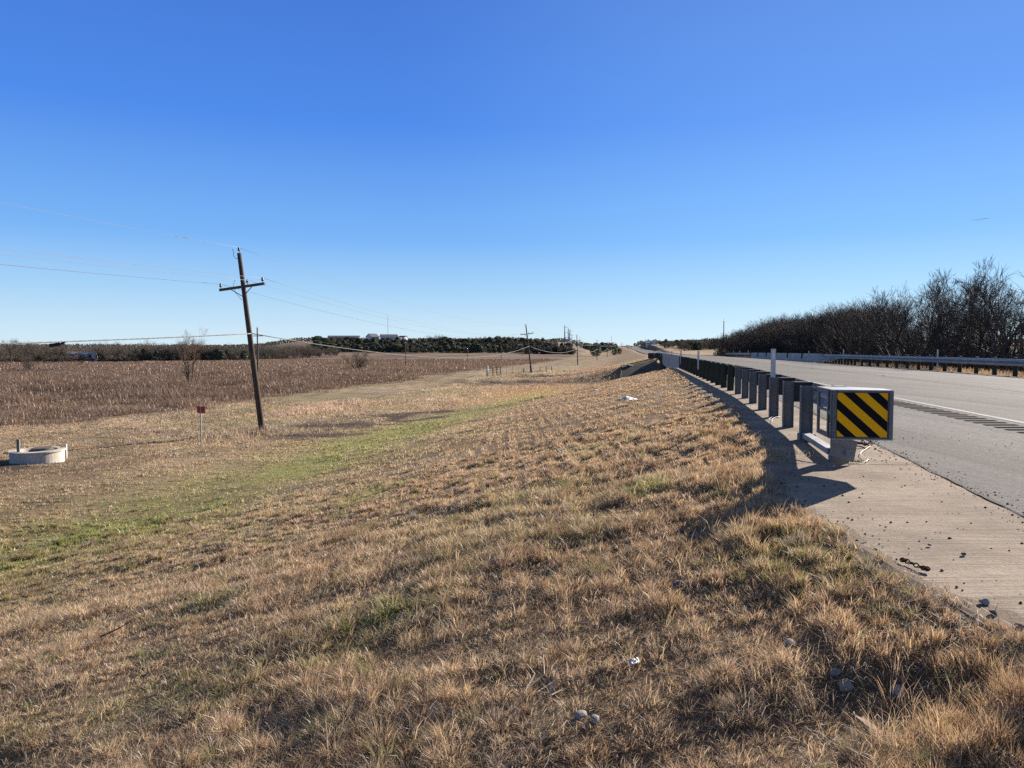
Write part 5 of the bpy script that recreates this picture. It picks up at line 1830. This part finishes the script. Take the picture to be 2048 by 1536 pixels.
# pinkish taller grass patch on the mown verge
pk = np.exp(-((o + 25.5) / 2.2) ** 2) * sst(44, 52, y) * (.4 + .8 * sst(.4, .6, fbm(x * .3, y * .15, 99, 3)))
wd = np.exp(-(((x + 11.8) / 1.3) ** 2 + ((y - 34.9) / .9) ** 2)) + np.exp(-(((x + 12.9) / 1.4) ** 2 + ((y - 33) / 1.5) ** 2)) * .8
L = L + .45 * pk * g_.random(n) + .55 * np.clip(wd, 0, 1) * g_.random(n)
Wd = .0009 + .00078 * D
Wd *= .7 + .6 * g_.random(n)
r = g_.random(n)
colr = c * 1.05
colr = lerp(colr, STRAW * 1.15, (r < .20) * .8)
colr = lerp(colr, BROWN * .8, ((r > .20) & (r < .42)) * .7)
colr = lerp(colr, GREY * 1.2, ((r > .42) & (r < .55)) * .6)
gg = g_.random(n) < g * 1.0 + .06
gc = lerp(np.ones((n, 3)) * GREEN, np.ones((n, 3)) * DGREEN, g_.random(n) * (.25 + .6 * (1 - sst(6, 12, y))))
colr = np.where(gg[:, None], gc, colr)
colr = lerp(colr, ORANGE * 1.0, np.clip(near_o, 0, 1) * (g_.random(n) < .45) * .6)
ggreen = sst(.52, .70, fbm(x * .9, y * .9, 111, 3)) * sst(-2.6, -1.6, o) * (1 - sst(4.5, 7, y))
colr = np.where((g_.random(n) < ggreen * .5)[:, None], np.array((.17, .19, .05)), colr)
colr = lerp(colr, PINK * 1.1, np.clip(pk * 1.2, 0, 1) * .7)
colr = lerp(colr, GREY * .75, np.clip(wd, 0, 1) * .7)
hasT = (pull > 0) * 1.0
colr = lerp(colr, colr * .62 + STRAW * .42, hasT * (tk < .22) * .8)
colr = lerp(colr, BROWN * .85, hasT * ((tk > .22) & (tk < .42)) * .6)
colr = lerp(colr, GREY * .8, hasT * ((tk > .42) & (tk < .52)) * .6)
colr = lerp(colr, np.ones((n, 3)) * np.array((.17, .18, .06)), hasT * (tk > .94) * .6 * (y < 20))
colr = colr * (.82 + .56 * g_.random(n))[:, None]
lean = .30 + .55 * g_.random(n) ** 1.2
lean = np.where(g_.random(n) < .15, .85, lean) * (1 - .5 * np.clip(pk + wd, 0, 1)) * (1 - .35 * near_o)
print('near blades', n)
tag(blades('grass', x, y, L, Wd, colr, lean, 5, azm=tdir), 'short dry brown and green grass covering the road embankment', 'grass', None, 'stuff')

# thatch: flattened dry litter close by
n = 260000
x, y, g_ = sward(n, 1.7, 16, -.90, .80, 21, .5, 7)
c, g, h, dens, dk, fld, o = region(x, y)
keep = (o < edge_l(y) + .04)
x, y, c, g = x[keep], y[keep], c[keep], g[keep]; n = len(x)
colr = lerp(c, np.ones((n, 3)) * np.array((.30, .22, .14)), g_.random(n) * .8) * (.5 + .7 * g_.random(n))[:, None]
tag(blades('thatch', x, y, .035 + .05 * g_.random(n), .0018 + .0007 * y, colr, .80 + .15 * g_.random(n), 6, bend=2.0), 'matted dead thatch lying under the grass', 'thatch', None, 'stuff')

n = 60000
x, y, g_ = sward(n, 1.8, 12, -.88, .75, 51, .4, 5.5)
c, g, h, dens, dk, fld, o = region(x, y)
lit = fbm(x * 1.4, y * 1.4, 121, 3)
keep = (o < edge_l(y) + .12) & (g_.random(n) < .15 + 1.2 * sst(.45, .65, lit))
x, y = x[keep], y[keep]; n = len(x)
colr = np.ones((n, 3)) * np.array((.52, .42, .30)) * (.5 + .75 * g_.random(n))[:, None]
tag(blades('dead_stalks', x, y, .05 + .16 * g_.random(n) ** 2, .0022 + .0006 * y, colr, .75 + .2 * g_.random(n), 16, bend=3.0), 'pale broken stalks strewn through the grass', 'stalks', None, 'stuff')

# rough field
n = 720000
g_ = np.random.default_rng(31)
D = np.where(g_.random(n) < .6, g_.uniform(36, 130, n), g_.uniform(100, 330, n)); b = g_.uniform(-.95, .13, n)
x = b * D; y = D
c, g, h, dens, dk, fld, o = region(x, y)
nn = fbm(x * .12, y * .12, 101, 4); n5 = fbm(x * .5, y * .5, 103, 3)
wallow = np.exp(-(((x + 33) / 6.5) ** 2 + ((y - 56) / 2.0) ** 2))
keep = (g_.random(n) < fld ** 1.5) & (g_.random(n) < (.45 + .8 * sst(.35, .6, n5)) * (1 - .75 * np.clip(wallow * 1.2, 0, 1))) & (oof(x, y) < -30)
x, y, c, nn, n5, o = [q[keep] for q in (x, y, c, nn, n5, o)]; n = len(x)
g_ = np.random.default_rng(32)
edge_hi = 1 - sst(-36, -48, o)
L = (.12 + .55 * sst(.3, .7, nn) + .32 * sst(.3, .7, n5)) * (.55 + .45 * sst(-35, -42, o)) * (.55 + .75 * g_.random(n)) * (1 - .25 * sst(80, 200, y))
Wd = (.003 + .00062 * y) * (.6 + .8 * g_.random(n))
r = g_.random(n)
colr = lerp(c, np.ones((n, 3)) * np.array((.26, .19, .13)), (r < .35) * .8)
stk = fbm(x * .03, y * .12, 107, 4)
colr = lerp(colr, np.ones((n, 3)) * np.array((.44, .33, .20)), sst(.52, .66, stk) * (g_.random(n) < .6) * .8)
colr = lerp(colr, np.ones((n, 3)) * np.array((.15, .10, .07)), sst(.48, .34, stk) * (g_.random(n) < .6) * .7)
colr = lerp(colr, np.ones((n, 3)) * np.array((.42, .32, .22)), ((r > .35) & (r < .35 + .25 * sst(.4, .65, nn))) * .9)
colr = lerp(colr, np.ones((n, 3)) * np.array((.19, .125, .09)), ((r > .8)) * .7)
colr = lerp(colr, np.ones((n, 3)) * colr.mean(0), np.full(n, .55))
colr *= (.64 + .30 * g_.random(n))[:, None] * np.array((1.08, .98, .93))
print('weeds', n)
tag(blades('field_weeds', x, y, L, Wd, colr, .10 + .30 * g_.random(n), 7, 'weed', (-.3, 0), .3), 'tall purplish brown dead weeds filling the rough field', 'weeds', None, 'stuff')

# verge past the road, creek banks, far verge
n = 240000
g_ = np.random.default_rng(41)
D = g_.uniform(14, 150, n); b = g_.uniform(-.25, 1.0, n)
x = b * D; y = D
c, g, h, dens, dk, fld, o = region(x, y)
u2, nearb = chan_u(o, y)
far_l = (o < -1.0 + np.where((y > 98) & (y < 130), -1.0, 0)) & (o > -26) & (y > 58) & ~((u2 > -.8) & (u2 < 11.8) & ~nearb & (o > -5.3))
keep = (((o > 14.3) & (o < 26)) | (far_l)) & (g_.random(n) < .8)
x, y, c, g, o = x[keep], y[keep], c[keep], g[keep], o[keep]; n = len(x)
g_ = np.random.default_rng(42)
colr = np.where((o > 14)[:, None], np.array((.33, .22, .12)), c)
gg = (g_.random(n) < g)
colr = np.where(gg[:, None], GREEN, colr) * (.7 + .6 * g_.random(n))[:, None]
L = np.where(o > 14, .16 + .25 * g_.random(n), .12 + .12 * g_.random(n))
tag(blades('verge_grass', x, y, L, .003 + .0008 * y, colr, .3 + .4 * g_.random(n), 8), 'dry grass on the verge across the road and on the far bank', 'grass', None, 'stuff')

# a few green weeds at the slab
for k, (px, py, lab) in enumerate(((1711, 925, 'small green weed growing from the slab joint beside the foundation tube'),)):
    p = on_strip(px, py); n = 90; g_ = np.random.default_rng(k + 60)
    xx = p.x + g_.normal(0, .035, n); yy2 = p.y + g_.normal(0, .02, n)
    az = g_.uniform(0, 6.28, n); L_ = g_.uniform(.02, .07, n)
    mb = MB()
    for i in range(n):
        q = Vector((xx[i], yy2[i], .003)); d_ = Vector((math.cos(az[i]) * .8, math.sin(az[i]) * .8, .6)) * L_[i]; s_ = Vector((-math.sin(az[i]), math.cos(az[i]), 0)) * .003
        mb.add([q - s_, q + s_, q + d_], [(0, 1, 2)])
    tag(mb.build('weed', simple('weed_green', (.05, .09, .02), (.10, .15, .04), 30, .8)), lab, 'weed')

# ------------------------------------------------------------------ light, sky, camera
w = bpy.data.worlds.new('World'); sc.world = w; w.use_nodes = True
nt = w.node_tree; nt.nodes.clear()
out = nt.nodes.new('ShaderNodeOutputWorld'); bg = nt.nodes.new('ShaderNodeBackground'); sky = nt.nodes.new('ShaderNodeTexSky')
sky.sky_type = 'NISHITA'; sky.sun_disc = False; sky.sun_elevation = SUN_EL; sky.sun_rotation = SUN_AZ
sky.altitude = 200; sky.air_density = 1.0; sky.dust_density = .1; sky.ozone_density = 2.0
gm = nt.nodes.new('ShaderNodeGamma'); gm.inputs['Gamma'].default_value = .7
nt.links.new(sky.outputs[0], gm.inputs['Color'])
tcn = nt.nodes.new('ShaderNodeTexCoord'); sx = nt.nodes.new('ShaderNodeSeparateXYZ'); nt.links.new(tcn.outputs['Generated'], sx.inputs[0])
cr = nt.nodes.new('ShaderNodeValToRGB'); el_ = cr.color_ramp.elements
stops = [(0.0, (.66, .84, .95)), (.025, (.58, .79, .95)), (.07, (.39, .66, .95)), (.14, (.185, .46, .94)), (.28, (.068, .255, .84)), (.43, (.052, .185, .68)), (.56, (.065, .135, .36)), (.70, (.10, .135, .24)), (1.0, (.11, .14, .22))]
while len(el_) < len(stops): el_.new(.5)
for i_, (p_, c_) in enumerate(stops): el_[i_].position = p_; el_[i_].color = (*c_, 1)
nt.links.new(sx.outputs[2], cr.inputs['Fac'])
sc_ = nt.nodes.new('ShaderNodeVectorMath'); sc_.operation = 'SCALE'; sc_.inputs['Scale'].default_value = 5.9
# brighter aureole of air around the sun
dp = nt.nodes.new('ShaderNodeVectorMath'); dp.operation = 'DOT_PRODUCT'
nm = nt.nodes.new('ShaderNodeVectorMath'); nm.operation = 'NORMALIZE'; nt.links.new(tcn.outputs['Generated'], nm.inputs[0])
nt.links.new(nm.outputs[0], dp.inputs[0]); dp.inputs[1].default_value = (math.sin(SUN_AZ) * math.cos(SUN_EL), math.cos(SUN_AZ) * math.cos(SUN_EL), math.sin(SUN_EL))
au = nt.nodes.new('ShaderNodeMapRange'); au.interpolation_type = 'SMOOTHSTEP'; au.inputs['From Min'].default_value = .62; au.inputs['From Max'].default_value = 1.0
nt.links.new(dp.outputs['Value'], au.inputs['Value'])
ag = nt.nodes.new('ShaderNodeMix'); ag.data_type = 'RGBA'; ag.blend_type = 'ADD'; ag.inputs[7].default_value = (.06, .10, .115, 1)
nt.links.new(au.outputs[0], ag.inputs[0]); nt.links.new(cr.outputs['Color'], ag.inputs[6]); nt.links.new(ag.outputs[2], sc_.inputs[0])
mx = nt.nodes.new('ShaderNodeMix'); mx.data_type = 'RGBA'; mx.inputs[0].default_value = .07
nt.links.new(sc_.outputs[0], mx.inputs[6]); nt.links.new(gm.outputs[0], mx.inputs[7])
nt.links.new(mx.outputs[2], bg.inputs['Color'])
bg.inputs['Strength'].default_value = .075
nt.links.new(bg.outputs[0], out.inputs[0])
sl = bpy.data.lights.new('Sun', 'SUN'); sl.energy = 5.0; sl.angle = R(.5); sl.color = (1.0, .90, .78)
so = bpy.data.objects.new('Sun', sl); col.objects.link(so)
sd = Vector((math.sin(SUN_AZ) * math.cos(SUN_EL), math.cos(SUN_AZ) * math.cos(SUN_EL), math.sin(SUN_EL)))
so.rotation_euler = sd.to_track_quat('Z', 'Y').to_euler(); so.location = sd * 50
cam = bpy.data.cameras.new('Camera'); cam.sensor_width = 36; cam.sensor_fit = 'HORIZONTAL'; cam.lens = 36 * F / 2048
cam.clip_start = .05; cam.clip_end = 12000
co = bpy.data.objects.new('Camera', cam); col.objects.link(co); co.location = (0, 0, CAMZ); co.rotation_euler = (math.pi / 2 - PITCH, 0, 0)
sc.camera = co
sc.view_settings.view_transform = 'Standard'; sc.view_settings.look = 'None'; sc.view_settings.exposure = 1.2; sc.view_settings.gamma = 1
sc.view_settings.use_curve_mapping = False
sc.cycles.max_bounces = 6; sc.cycles.diffuse_bounces = 3; sc.cycles.transmission_bounces = 4; sc.cycles.transparent_max_bounces = 4
sc.cycles.use_denoising = False

# prototypes never placed
dead = [o for o in bpy.data.objects if o.type == 'EMPTY' and o.parent is None and 'label' not in o]
gone = []
for o in dead: gone += [c_ for c_ in o.children_recursive] + [o]
for o in gone: bpy.data.objects.remove(o)
for o in list(bpy.data.objects):
    if '_n' in o: del o['_n']
